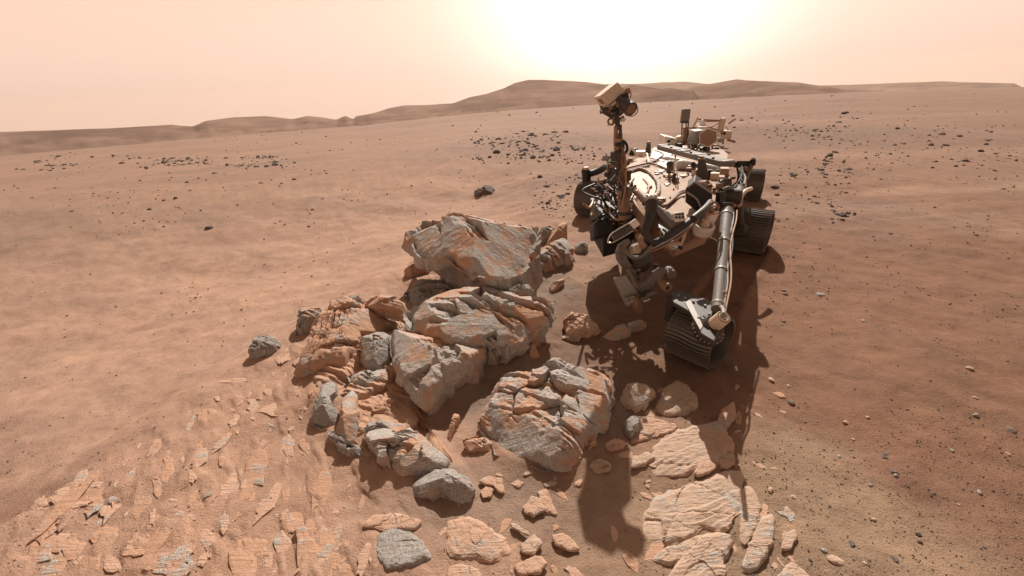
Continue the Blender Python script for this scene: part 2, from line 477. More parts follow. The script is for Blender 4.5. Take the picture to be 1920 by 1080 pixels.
    saw = np.where(fr < 0.90, fr / 0.90, (1 - fr) / 0.10) * (0.3 + 0.7 * np.abs(np.sin(np.floor(s) * 12.9 + seed)))
    s2 = s * 3.7 + 0.25 * fbm(P / size * np.array([3.0, 3.0, 2.0]) + seed * 2, 3); fr2 = s2 - np.floor(s2)
    saw = saw + 0.45 * np.where(fr2 < 0.8, fr2 / 0.8, (1 - fr2) / 0.2) * sstep(-.2, .3, fbm(P / size * 2.2 + seed * 5.3, 2))
    st = (0.6 - saw) * strata * size * amp * 1.3
    fine = rough * size * fbm(P / size * 7 + seed, 4) + rough * 0.25 * size * fbm(P / size * 26 + seed, 3)
    disp = (f + st + fine - crack).reshape(HG.shape)
    RHc = np.where(top, RH, 1.0)
    fade = 1 - sstep(1 - edge * 2.2, 1.0, RHc) * 0.65
    z = np.where(top, bulge * size * (0.75 * (1 - RHc ** 5) + 0.25 * (1 - RHc ** 1.5)) + disp * fade, disp * 0.35)
    # planes split off along the edges
    zt = z.copy()
    for _ in range(chips):
        a = rs.uniform(-math.pi, math.pi); dv = (math.cos(a), math.sin(a)); Ra = np.interp(a, T, Rr)
        m = rs.uniform(0.25, 0.85); r0 = rs.uniform(0.35, 0.85) * Ra
        lim_ = bulge * size * rs.uniform(0.6, 1.1) - m * ((u - c[0]) * dv[0] + (v - c[1]) * dv[1] - r0)
        lim_ = lim_ + 0.25 * (fine.reshape(HG.shape))
        zt = np.where(top, np.minimum(zt, np.maximum(lim_, -0.22 * size)), zt)
    z = zt
    # round the shoulder
    z = z - np.where(top, edge * size * sstep(0.80, 1.0, RHc) ** 2 * 0.5, edge * size * 0.5)
    w = o3 + u[..., None] * e1 + v[..., None] * e2 + z[..., None] * N
    # side walls fall straight down, leaning in
    sidew = -HG * size * down
    w[..., 2] -= sidew
    # roughen the walls sideways
    P3 = w.reshape(-1, 3)
    o_r = (np.cos(TH)[..., None] * e1 + np.sin(TH)[..., None] * e2)
    lat = (fbm(P3 / size * 4 + 11, 4).reshape(HG.shape) * 0.055 + 0.5 * (disp / size) * (~top)) * size
    lat = lat * np.where(top, sstep(0.6, 1.0, RH), 1.0)
    w = w + o_r * lat[..., None]
    w[0] = w[0].mean(0)
    ctr = o3 + c[0] * e1 + c[1] * e2
    gl = ground_h(ctr[None, 0], ctr[None, 1])[0]
    base = np.array([ctr[0], ctr[1], gl])
    ring = w[nt - 1, :, :2]
    if cat != 'bedrock slab':
        cc, TT, RR = circ_interp(ring, 72)
        BANKS.append((cc, TT, RR, min(0.06, 0.075 * size)))
    w = w - base
    verts = w.reshape(-1, 3)
    faces = grid_faces(len(rho), nth, True)
    me = mesh_np(name, verts, faces)
    me.set_sharp_from_angle(angle=math.radians(34))
    o = link(name, me, mat, loc=base)
    tag(o, label, cat, group)
    return o
def zc(lst, x0, y0, s):
    return [(x0 + a / s, y0 + b / s) for a, b in lst]
Z2 = lambda l: zc(l, 740, 370, 3.272)
Z3 = lambda l: zc(l, 540, 540, 2.5725)
Z4 = lambda l: zc(l, 840, 640, 2.454)
Z7 = lambda l: zc(l, 1180, 640, 2.455)
def boulders():
    rock('boulder', 'large grey and orange boulder at the back of the outcrop', Z2([(65, 190), (120, 150), (170, 105), (215, 95), (245, 118), (310, 88), (330, 68), (430, 52), (490, 72), (545, 98), (620, 122), (720, 130), (790, 115), (830, 150), (875, 185), (905, 260), (900, 300), (840, 335), (830, 372), (790, 420), (700, 455), (600, 440), (500, 405), (400, 378), (300, 350), (200, 335), (110, 290), (75, 240)]),
         M_ROCK, z0=0.55, tilt=7, bulge=0.05, down=0.62, taper=0.36, facet=0.05, strata=0.09, sdir=(0.80, 0.40), nstr=6, chips=5, seed=11, res=(380, 110, 30))
    rock('boulder', 'wide ledged boulder in the middle of the outcrop', Z2([(120, 650), (190, 600), (300, 568), (440, 560), (520, 562), (600, 550), (690, 585), (840, 585), (930, 600), (1000, 690), (960, 750), (900, 745), (830, 790), (740, 830), (620, 878), (570, 872), (480, 900), (390, 932), (330, 915), (270, 890), (150, 830), (100, 760), (60, 680)]),
         M_ROCK, z0=0.30, tilt=6, bulge=0.05, down=0.5, taper=0.74, facet=0.05, strata=0.10, sdir=(0.62, 0.7), nstr=7, chips=5, seed=23, res=(380, 110, 30))
    rock('boulder', 'angular orange boulder under the wide ledged boulder', Z3([(480, 250), (510, 187), (560, 190), (620, 215), (720, 255), (800, 285), (880, 280), (965, 258), (950, 310), (900, 370), (810, 420), (760, 462), (710, 520), (665, 553), (600, 500), (530, 410), (490, 340)]),
         M_ROCK, z0=0.20, tilt=6, bulge=0.12, down=0.45, taper=0.74, facet=0.06, strata=0.05, sdir=(0.8, 0.3), nstr=5, seed=31, res=(260, 70, 22))
    rock('boulder', 'blocky cracked boulder standing alone in front of the arm shadow', Z4([(165, 310), (205, 230), (240, 170), (290, 125), (380, 130), (430, 125), (490, 85), (560, 85), (620, 105), (700, 135), (745, 160), (748, 250), (720, 310), (690, 360), (650, 420), (600, 490), (560, 545), (500, 562), (400, 556), (300, 535), (265, 515), (215, 485), (190, 420), (150, 345)]),
         M_ROCK, z0=0.15, tilt=5, bulge=0.08, down=0.36, taper=0.86, facet=0.06, strata=0.06, sdir=(0.35, 0.9), nstr=6, chips=4, seed=42, cells=20, res=(380, 110, 24))
    rock('rock', 'layered grey slab wedged between the two largest boulders', Z2([(60, 610), (75, 575), (150, 505), (210, 485), (290, 502), (370, 522), (440, 545), (495, 565), (430, 580), (300, 590), (200, 640), (100, 640)]),
         M_ROCKG, z0=0.17, tilt=8, bulge=0.06, down=0.5, taper=0.85, facet=0.06, strata=0.11, sdir=(0.15, 1), nstr=6, seed=55, res=(220, 56, 20))
    rock('rock', 'thin dark slab on the far edge of the wide ledged boulder', Z2([(690, 570), (760, 540), (820, 540), (850, 565), (810, 590), (720, 598)]), M_ROCKG, z0=0.34, tilt=14, bulge=0.2, down=0.5, seed=56, res=(110, 30, 12))
    rock('rock', 'brown dust covered rock left of the layered slab', Z2([(60, 440), (90, 395), (150, 382), (205, 410), (215, 432), (150, 460), (100, 478)]), M_ROCKO, z0=0.10, tilt=16, bulge=0.22, down=0.5, strata=0.02, seed=57, res=(130, 34, 14))
    rock('rock', 'rounded knob at the right end of the wide ledged boulder', Z2([(820, 790), (860, 750), (920, 770), (905, 810), (860, 832), (825, 820)]), M_ROCKO, z0=0.10, tilt=15, bulge=0.25, down=0.5, seed=58, res=(120, 32, 14))
    rock('rock', 'grey knobbly rock with a sandy hollow at the middle left', Z3([(350, 250), (395, 205), (455, 205), (490, 225), (492, 290), (488, 350), (440, 388), (380, 370), (350, 310)]), M_ROCKG, z0=0.16, tilt=14, bulge=0.18, down=0.5, strata=0.03, seed=61, res=(170, 44, 16))
    rock('rock', 'dark flat ledge under the grey knobbly rock', Z3([(288, 415), (340, 400), (420, 402), (490, 375), (532, 420), (500, 448), (390, 468), (300, 458)]), M_ROCK, z0=0.11, tilt=12, bulge=0.12, down=0.5, taper=0.75, strata=0.05, seed=62, res=(170, 40, 16))
    rock('outcrop', 'orange fluted bedrock mound at the left of the outcrop', Z3([(40, 400), (80, 290), (110, 210), (160, 130), (215, 85), (280, 62), (360, 95), (440, 125), (480, 150), (470, 190), (370, 230), (345, 300), (300, 350), (290, 395), (240, 415), (150, 410)]), M_ROCKO, z0=0.05, tilt=14, bulge=0.14, down=0.5, taper=1.05, facet=0.04, strata=0.05, sdir=(0.9, -0.45), nstr=6, chips=3, seed=63, res=(260, 72, 16), cat='outcrop')
    rock('rock', 'overhanging orange ledge above a dark hollow', Z3([(358, 60), (420, 30), (520, 40), (560, 70), (580, 110), (480, 95), (400, 82)]), M_ROCKO, z0=0.26, tilt=8, bulge=0.08, down=0.3, taper=0.6, seed=64, res=(150, 36, 14))
    rock('rock', 'grey pitted rock on the far edge of the outcrop', Z3([(40, 170), (62, 100), (110, 85), (180, 105), (185, 130), (140, 160), (90, 208), (45, 205)]), M_ROCKG, z0=0.06, tilt=20, bulge=0.22, down=0.6, facet=0.1, strata=0.04, seed=65, res=(160, 42, 14))
    rock('rock', 'low pale grey rock at the left end of the outcrop edge', [(465, 655), (478, 632), (500, 626), (524, 638), (516, 655), (492, 668), (470, 668)], M_ROCKG, z0=0.04, tilt=18, bulge=0.2, down=0.6, facet=0.1, seed=66, res=(140, 36, 12))
    rock('rock', 'small grey crusty rock on the outcrop crest', Z3([(275, 45), (310, 35), (360, 55), (355, 92), (310, 90), (270, 70)]), M_ROCKG, z0=0.12, tilt=18, bulge=0.22, down=0.6, facet=0.1, seed=67, res=(120, 32, 12))
    rock('rock', 'upright grey rock pair left of the narrow slab', Z3([(160, 472), (205, 448), (238, 455), (240, 490), (205, 520), (215, 560), (245, 600), (240, 650), (170, 668), (125, 640), (120, 600), (140, 540)]), M_ROCKG, z0=0.09, tilt=12, bulge=0.2, down=0.5, facet=0.09, strata=0.03, seed=71, res=(180, 46, 16))
    rock('rock', 'narrow upright slab with a dark crack beside it', Z3([(262, 540), (300, 482), (330, 510), (335, 580), (342, 650), (345, 720), (300, 760), (255, 745), (225, 700), (255, 650), (252, 590)]), M_ROCK, z0=0.10, tilt=10, bulge=0.2, down=0.5, strata=0.05, sdir=(1, 0.1), nstr=4, seed=72, res=(170, 44, 16))
    rock('rock', 'splintered grey stones at the foot of the narrow slab', Z3([(180, 690), (215, 668), (260, 720), (330, 735), (380, 790), (425, 850), (380, 842), (330, 795), (280, 800), (235, 760)]), M_ROCKG, z0=0.06, tilt=10, bulge=0.15, down=0.5, facet=0.11, strata=0.12, sdir=(0.8, 0.5), nstr=8, seed=73, res=(180, 44, 14))
    rock('boulder', 'long orange and grey boulder at the front of the outcrop', Z3([(355, 652), (420, 642), (480, 660), (530, 705), (575, 670), (640, 710), (690, 765), (755, 800), (790, 840), (760, 862), (700, 868), (620, 888), (560, 895), (470, 858), (430, 848), (400, 770), (365, 700)]), M_ROCK, z0=0.10, tilt=12, bulge=0.15, down=0.42, taper=0.78, facet=0.06, strata=0.05, sdir=(0.5, 0.8), nstr=5, seed=74, res=(260, 66, 20))
    rock('rock', 'small wedge of rock behind the long front boulder', Z3([(380, 630), (410, 585), (470, 555), (500, 520), (545, 520), (572, 590), (540, 630), (470, 640)]), M_ROCKO, z0=0.06, tilt=12, bulge=0.15, down=0.5, seed=75, res=(150, 40, 14))
    rock('rock', 'grey lens of stone on the upper end of the long front boulder', Z3([(378, 662), (410, 645), (455, 650), (478, 675), (440, 692), (395, 685)]), M_ROCKG, z0=0.15, tilt=10, bulge=0.25, down=0.5, seed=76, res=(110, 30, 12))
    rock('boulder', 'crumbly grey boulder lowest at the front of the outcrop', Z3([(583, 930), (635, 892), (710, 868), (785, 885), (860, 915), (905, 968), (880, 1012), (820, 1028), (770, 1000), (735, 985), (690, 1012), (610, 985)]), M_ROCKG, z0=0.08, tilt=10, bulge=0.2, down=0.42, taper=0.78, facet=0.09, strata=0.03, seed=77, res=(220, 56, 18))
    rock('rock', 'thin orange ledge left of the blocky cracked boulder', Z4([(65, 455), (110, 440), (190, 438), (218, 480), (225, 502), (160, 508), (95, 498)]), M_ROCKO, z0=0.05, tilt=9, bulge=0.1, down=0.5, taper=0.8, seed=81, res=(130, 32, 12))
    rock('rock', 'flat flake under the front of the blocky cracked boulder', Z4([(262, 525), (330, 530), (420, 555), (450, 572), (380, 572), (290, 552)]), M_ROCKO, z0=0.035, tilt=8, bulge=0.08, down=0.4, seed=82, res=(110, 24, 10))
    rock('rock', 'orange corner block on the left side of the blocky cracked boulder', Z4([(145, 350), (170, 325), (225, 360), (250, 400), (215, 440), (180, 420)]), M_ROCKO, z0=0.10, tilt=10, bulge=0.18, down=0.4, seed=83, res=(110, 28, 12))
    rock('rock', 'pale narrow stone against the right side of the blocky boulder', Z4([(710, 150), (740, 145), (750, 200), (745, 270), (722, 275), (715, 210)]), M_SLABO, z0=0.10, tilt=10, bulge=0.15, down=0.5, seed=84, res=(110, 28, 12))
    rock('rock', 'thin L shaped rock on the sand between boulders', [(985, 626), (1000, 622), (1006, 640), (1004, 655), (1018, 668), (1012, 678), (996, 674), (988, 655)], M_ROCKO, z0=0.04, tilt=14, bulge=0.2, down=0.5, seed=85, res=(110, 28, 12))
    rock('rock', 'lumpy tan rock cluster at the edge of the arm shadow', [(1055, 600), (1075, 586), (1098, 590), (1116, 604), (1125, 620), (1105, 628), (1075, 632), (1060, 622)], M_SLABO, z0=0.07, tilt=14, bulge=0.18, down=0.5, facet=0.1, seed=86, res=(150, 40, 14))
    rock('rock', 'flat tan ledge inside the rover shadow', [(1120, 632), (1160, 612), (1205, 596), (1212, 604), (1180, 622), (1150, 640)], M_SLABO, z0=0.05, tilt=10, bulge=0.1, down=0.5, seed=87, res=(120, 28, 12))
    rock('rock', 'tan slab with a grey top right of the blocky boulder', Z4([(780, 270), (810, 225), (835, 187), (900, 193), (952, 225), (905, 288), (860, 312), (810, 292)]), M_SLAB, z0=0.06, tilt=10, bulge=0.14, down=0.5, seed=88, res=(150, 38, 14))
    rock('rock', 'dark grey rounded stone with a pale edge', Z4([(815, 372), (840, 345), (885, 342), (880, 392), (842, 433), (820, 412)]), M_ROCKG, z0=0.06, tilt=14, bulge=0.25, down=0.5, facet=0.04, strata=0.0, seed=89, res=(120, 30, 12))
    rock('rock', 'brown stone half in shadow against the cracked boulder', Z4([(625, 470), (650, 425), (682, 430), (680, 470), (650, 495)]), M_ROCKO, z0=0.05, tilt=12, bulge=0.2, down=0.5, seed=90, res=(110, 28, 12))
    rock('rock', 'tan stone lying in the shadow neck', Z4([(725, 468), (780, 440), (825, 455), (805, 485), (760, 495), (730, 486)]), M_SLABO, z0=0.03, tilt=8, bulge=0.12, down=0.5, seed=91, res=(110, 28, 12))
    rock('rock', 'flat grey stone in the dark mast shadow', Z4([(640, 572), (690, 540), (755, 553), (745, 590), (680, 602)]), M_SLAB, z0=0.03, tilt=8, bulge=0.1, down=0.5, seed=92, res=(110, 28, 12))
    rock('rock', 'cracked rock heap between the back boulder and rover', Z2([(840, 370), (880, 340), (960, 285), (1050, 260), (1098, 310), (1070, 378), (990, 408), (925, 440), (880, 425)]), M_ROCK, z0=0.10, tilt=16, bulge=0.18, down=0.5, facet=0.09, seed=93, res=(190, 50, 16))
    rock('rock', 'small grey block behind the right end of the back boulder', Z2([(885, 210), (950, 168), (975, 190), (940, 245), (905, 250)]), M_ROCKG, z0=0.15, tilt=18, bulge=0.2, down=0.6, seed=94, res=(120, 30, 12))
    rock('rock', 'leaning tan rock beside the small grey block', Z2([(935, 275), (975, 205), (1050, 138), (1058, 170), (1025, 235), (960, 290)]), M_ROCKO, z0=0.12, tilt=18, bulge=0.18, down=0.6, seed=95, res=(120, 30, 12))
    rock('rock', 'grey stone nearest the rover right of the rock heap', Z2([(1105, 292), (1150, 270), (1185, 285), (1178, 310), (1145, 325), (1112, 312)]), M_ROCKG, z0=0.08, tilt=18, bulge=0.2, down=0.6, seed=96, res=(110, 28, 12))
    rock('rock', 'pair of small tan stones on open sand', Z2([(945, 560), (970, 525), (1005, 518), (1035, 490), (1045, 510), (1010, 545), (965, 582)]), M_SLABO, z0=0.04, tilt=14, bulge=0.2, down=0.5, seed=97, res=(110, 28, 12))
    rock('rock', 'lone dark rock on the dune above the boulders', [(889, 358), (896, 349), (910, 347), (926, 352), (927, 362), (905, 367), (892, 365)], M_PEB, z0=0.06, tilt=12, bulge=0.12, down=0.5, facet=0.12, seed=98, res=(140, 36, 12))
    rock('rock', 'orange crumbling rim rock beside the upright grey pair', Z3([(92, 600), (105, 480), (140, 448), (160, 470), (125, 560), (115, 620)]), M_ROCKO, z0=0.04, tilt=10, bulge=0.1, down=0.5, seed=99, res=(130, 32, 12))
    rock('rock', 'thin upright orange sliver on the dark sand', Z3([(770, 725), (775, 690), (795, 600), (825, 590), (825, 620), (800, 690), (785, 728)]), M_ROCKO, z0=0.04, tilt=10, bulge=0.15, down=0.5, seed=100, res=(110, 28, 10))
boulders()
rock('outcrop', 'low dusty bedrock base beneath the left boulders', [(585, 700), (600, 640), (650, 600), (720, 580), (790, 610), (850, 680), (840, 720), (790, 750), (800, 800), (850, 850), (870, 900), (850, 935), (790, 925), (720, 880), (660, 850), (610, 800), (590, 750)], M_ROCKO, z0=0.012, tilt=1.5, bulge=0.015, down=0.12, taper=1.12, facet=0.012, strata=0.016, nstr=9, sdir=(.8, .6), rough=.012, chips=0, seed=301, cells=26, cat='outcrop', res=(300, 90, 12))

def slabs():
    kw = dict(tilt=1.2, bulge=0.012, down=0.10, taper=1.10, facet=0.010, strata=0.014, rough=0.006, cat='bedrock slab', edge=0.03, chips=0, crackf=0.3)
    S = [
     ('broad pale slab at the lower right beside the mast shadow', Z7([(60, 870), (95, 770), (190, 680), (290, 650), (380, 620), (440, 590), (500, 600), (512, 700), (500, 790), (430, 850), (345, 852), (300, 890), (230, 935), (160, 932), (80, 920)]), M_SLAB, (260, 66, 10)),
     ('pale tongue of slab below the broad pale slab', Z7([(100, 1000), (180, 945), (290, 905), (335, 885), (300, 950), (240, 1005), (170, 1025)]), M_SLAB, (150, 36, 8)),
     ('pale slab with a dark crack at the bottom edge', Z7([(195, 1060), (260, 975), (350, 885), (460, 885), (472, 920), (435, 1000), (430, 1085), (185, 1100)]), M_SLAB, (220, 54, 10)),
     ('narrow curved pale slab right of the broad slab', Z7([(512, 860), (528, 665), (570, 680), (605, 760), (582, 850), (545, 918), (512, 918)]), M_SLAB, (170, 40, 8)),
     ('pale slab with a dark grey left edge at lower right', Z7([(528, 1010), (560, 925), (610, 812), (665, 800), (660, 920), (620, 1000), (570, 1042), (527, 1035)]), M_SLAB, (170, 40, 10)),
     ('upright pale flake below the front wheel shadow', Z7([(398, 390), (428, 312), (482, 275), (490, 340), (452, 390)]), M_SLABO, (130, 30, 8)),
     ('wide pale slab above the broad slab towards the front wheel', [(1212, 862), (1245, 815), (1300, 795), (1352, 790), (1372, 835), (1345, 868), (1290, 882), (1240, 888)], M_SLAB, (180, 44, 8)),
     ('small pale slab right of the dark edged slab', Z7([(700, 950), (720, 890), (762, 860), (772, 900), (742, 952)]), M_SLAB, (110, 26, 8)),
     ('pale slab corner at the bottom right', Z7([(680, 1085), (750, 1015), (800, 1050), (835, 1085)]), M_SLAB, (110, 26, 8)),
     ('tan slab with a bluish centre near the shadow', Z7([(150, 525), (195, 462), (232, 478), (205, 550), (160, 562)]), M_SLAB, (120, 28, 8)),
     ('pale slab touching the top of the mast shadow', Z7([(8, 575), (20, 530), (80, 508), (118, 530), (70, 562)]), M_SLAB, (120, 28, 8)),
     ('cracked tan slab below the front wheel', Z4([(958, 300), (1000, 212), (1060, 180), (1130, 230), (1145, 290), (1080, 322), (1000, 332)]), M_SLAB, (180, 44, 8)),
     ('ridged tan ledge right of the dark rounded stone', Z4([(870, 365), (940, 350), (1045, 380), (1030, 412), (930, 440), (850, 462)]), M_SLABO, (160, 38, 8)),
     ('round pale stone plate beside the broad slab', Z7([(415, 545), (440, 512), (478, 515), (486, 560), (450, 580), (420, 575)]), M_SLABO, (110, 26, 8)),
     ('knobby tan plate above the broad slab', Z7([(305, 600), (320, 560), (370, 545), (400, 570), (370, 600), (320, 615)]), M_SLABO, (120, 28, 8)),
     ('cracked orange plates under the upright flake', Z7([(340, 470), (375, 425), (430, 410), (470, 450), (475, 495), (420, 510), (350, 500)]), M_SLABO, (140, 34, 8)),
     ('large orange slab with a grey right end at bottom centre', Z4([(0, 830), (60, 812), (125, 818), (200, 858), (265, 918), (280, 968), (235, 1003), (120, 995), (10, 985)]), M_SLABO, (200, 50, 10)),
     ('small grey broken slab right of the large orange slab', Z4([(335, 935), (395, 888), (432, 925), (392, 978), (340, 962)]), M_SLAB, (120, 28, 8)),
     ('grey blotched slab at the lower left of centre', [(705, 1030), (715, 1000), (742, 988), (785, 1010), (800, 1040), (770, 1055), (725, 1060)], M_ROCKG, (150, 36, 8)),
     ('pink slab sunk behind the grey blotched slab', [(680, 985), (700, 965), (745, 962), (790, 975), (770, 990), (720, 992)], M_SLABO, (130, 30, 8)),
     ('pink stone plate pair in front of the crumbly boulder', Z4([(345, 760), (385, 715), (420, 720), (440, 770), (395, 798), (355, 785)]), M_SLABO, (120, 28, 8)),
     ('pink stone plate left of the mast shadow', Z4([(415, 690), (455, 682), (480, 740), (500, 790), (450, 780), (425, 730)]), M_SLABO, (120, 28, 8)),
     ('small rosy chip right of the crumbly boulder', Z4([(150, 690), (175, 668), (205, 680), (195, 712), (160, 715)]), M_SLABO, (90, 22, 8)),
     ('long rosy chip above the pink plates', Z4([(140, 640), (190, 620), (245, 632), (255, 690), (235, 700), (220, 665), (170, 655)]), M_SLABO, (110, 24, 8)),
     ('rosy flat chip beside the orange slab', Z4([(290, 655), (320, 635), (350, 650), (325, 672)]), M_SLABO, (90, 22, 8)),
     ('pale oval chip under the cracked boulder', Z4([(440, 655), (470, 640), (500, 645), (490, 660), (450, 668)]), M_SLAB, (90, 22, 8)),
     ('narrow pale chip above the grey broken slab', Z4([(285, 835), (310, 838), (360, 870), (375, 890), (345, 880), (300, 858)]), M_SLAB, (90, 22, 8)),
     ('orange slab corner at the bottom left of centre', Z4([(0, 1040), (60, 1018), (130, 1045), (155, 1085), (0, 1100)]), M_SLABO, (120, 28, 8)),
     ('rippled orange slab at the bottom between the slabs', Z4([(310, 1035), (360, 1000), (420, 985), (450, 1020), (420, 1060), (330, 1070)]), M_SLABO, (130, 30, 8)),
     ('low orange slab under the mast shadow tip', Z4([(480, 890), (520, 880), (560, 900), (600, 950), (560, 960), (500, 930)]), M_SLABO, (120, 28, 8)),
    ]
    for i, (lb, ol, m, res) in enumerate(S):
        rock('bedrock_slab', lb, ol, m, z0=0.026 + 0.008 * (i % 3), seed=200 + i, cells=9, nstr=5, sdir=(0.7, -0.6), res=res, **kw)
slabs()
# ------------------------------------------------------------------ the ground sheet itself
naz = 640
a_f = np.radians(np.linspace(-66, 66, naz))
a_b = np.radians(np.linspace(66, 294, 70))[1:-1]
azs = np.concatenate([a_f, a_b])
rr = np.concatenate([np.linspace(0.02, 0.35, 6), np.geomspace(0.38, 12, 430), np.geomspace(12.3, 5200, 170)])
R_, A_ = np.meshgrid(rr, azs, indexing='ij')
gx, gy = R_ * np.sin(A_), R_ * np.cos(A_)
gzv = ground_h(gx, gy)
def bank_sand():
    """sand drifted up against the rocks"""
    near = R_ < 14
    x, y = gx[near], gy[near]; add = np.zeros(x.shape)
    p = np.stack([x, y, np.zeros_like(x)], -1)
    nz = 0.75 + 0.5 * fbm(p * 2.3, 3)
    for c, T, Rr, a in BANKS:
        dx, dy = x - c[0], y - c[1]; d = np.hypot(dx, dy)
        m = d < Rr.max() * 2.2
        if not m.any(): continue
        th = np.arctan2(dy[m], dx[m])
        R1 = np.interp(th, np.concatenate([T, [T[0] + 2 * math.pi]]), np.concatenate([Rr, Rr[:1]]))
        q = d[m] / R1
        b = a * np.exp(-(np.maximum(q - 0.92, 0) / 0.22) ** 1.3) * nz[m]
        add[m] = np.maximum(add[m], b)
    gzv[near] += add
bank_sand()
me = mesh_np('ground', np.stack([gx, gy, gzv], -1).reshape(-1, 3), grid_faces(len(rr), len(azs), True)[:, ::-1])
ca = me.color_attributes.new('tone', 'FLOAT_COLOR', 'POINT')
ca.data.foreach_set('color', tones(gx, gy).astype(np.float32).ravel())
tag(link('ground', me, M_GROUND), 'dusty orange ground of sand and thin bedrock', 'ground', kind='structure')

#ROVER#
# ------------------------------------------------------------------ rover materials
def mat_plain(name, col, rough=0.5, metal=0.0, dust=0.35, dcol=(0.40, 0.24, 0.15), scale=9.0, var=0.15, spec=0.5):
    """painted or bare metal with blotchy wear and a film of red dust"""
    m, T, bs = new_mat(name)
    pos = T.n('ShaderNodeNewGeometry').outputs['Position']
    n1 = T.noise(pos, scale, 6, 0.62, 0.4); n2 = T.noise(pos, scale * 7, 4, 0.65)
    c = T.mix(T.ramp(n2, (0.3, 0.0), (0.7, 1.0)), tuple(x * (1 - var) for x in col), tuple(min(1, x * (1 + var)) for x in col))
    f = T.ramp(n1, (0.38, 0.0), (0.68, dust))
    c = T.mix(f, c, dcol)
    T.t.links.new(c, bs.inputs['Base Color'])
    r = T.math('ADD', T.math('MULTIPLY', n1, 0.3), rough - 0.12, clamp=True)
    T.t.links.new(r, bs.inputs['Roughness'])
    bs.inputs['Metallic'].default_value = metal
    bs.inputs['Specular IOR Level'].default_value = spec
    bump(T, bs, n2, 0.12, 0.004)
    return m
K = dict(
    deck=mat_plain('deck_tan_paint', (0.35, 0.225, 0.145), 0.62, 0.0, 0.6, (0.33, 0.195, 0.12), 4, 0.12, 0.22),
    white=mat_plain('white_paint', (0.74, 0.69, 0.62), 0.4, 0.0, 0.35, (0.52, 0.36, 0.25)),
    cream=mat_plain('cream_paint', (0.62, 0.49, 0.37), 0.5, 0.0, 0.3, (0.50, 0.33, 0.22)),
    grey=mat_plain('grey_anodised_metal', (0.145, 0.135, 0.125), 0.62, 0.05, 0.4, (0.26, 0.16, 0.11)),
    lgrey=mat_plain('light_grey_metal', (0.29, 0.27, 0.25), 0.5, 0.15, 0.4, (0.30, 0.19, 0.13)),
    dark=mat_plain('dark_metal', (0.042, 0.039, 0.036), 0.5, 0.2, 0.28, (0.15, 0.09, 0.06)),
    black=mat_plain('black_coating', (0.014, 0.013, 0.012), 0.6, 0.0, 0.14, (0.10, 0.06, 0.04)),
    silver=mat_plain('bare_silver_metal', (0.66, 0.63, 0.58), 0.3, 0.7, 0.2),
    gold=mat_plain('gold_tan_metal', (0.30, 0.185, 0.115), 0.55, 0.15, 0.5),
    copper=mat_plain('copper_cable_jacket', (0.36, 0.19, 0.10), 0.5, 0.1, 0.3),
    brown=mat_plain('dusty_brown_part', (0.20, 0.12, 0.08), 0.6, 0.1, 0.5),
    wheel=mat_plain('wheel_aluminium', (0.125, 0.115, 0.105), 0.48, 0.4, 0.5, (0.21, 0.135, 0.095)),
    braid=mat_plain('braided_sleeve', (0.55, 0.48, 0.40), 0.6, 0.0, 0.4, (0.25, 0.17, 0.12), 60, 0.5),
    glass=mat_plain('lens_glass', (0.05, 0.03, 0.02), 0.18, 0.0, 0.25, (0.25, 0.15, 0.09)),
)

RB = np.array([2.6, 4.6, 0.0])                 # base point of the rover
rover = bpy.data.objects.new('rover', None)
COL.objects.link(rover)
rover.location = RB
tag(rover, 'six wheeled science rover with tan deck and camera mast standing behind the outcrop', 'rover')

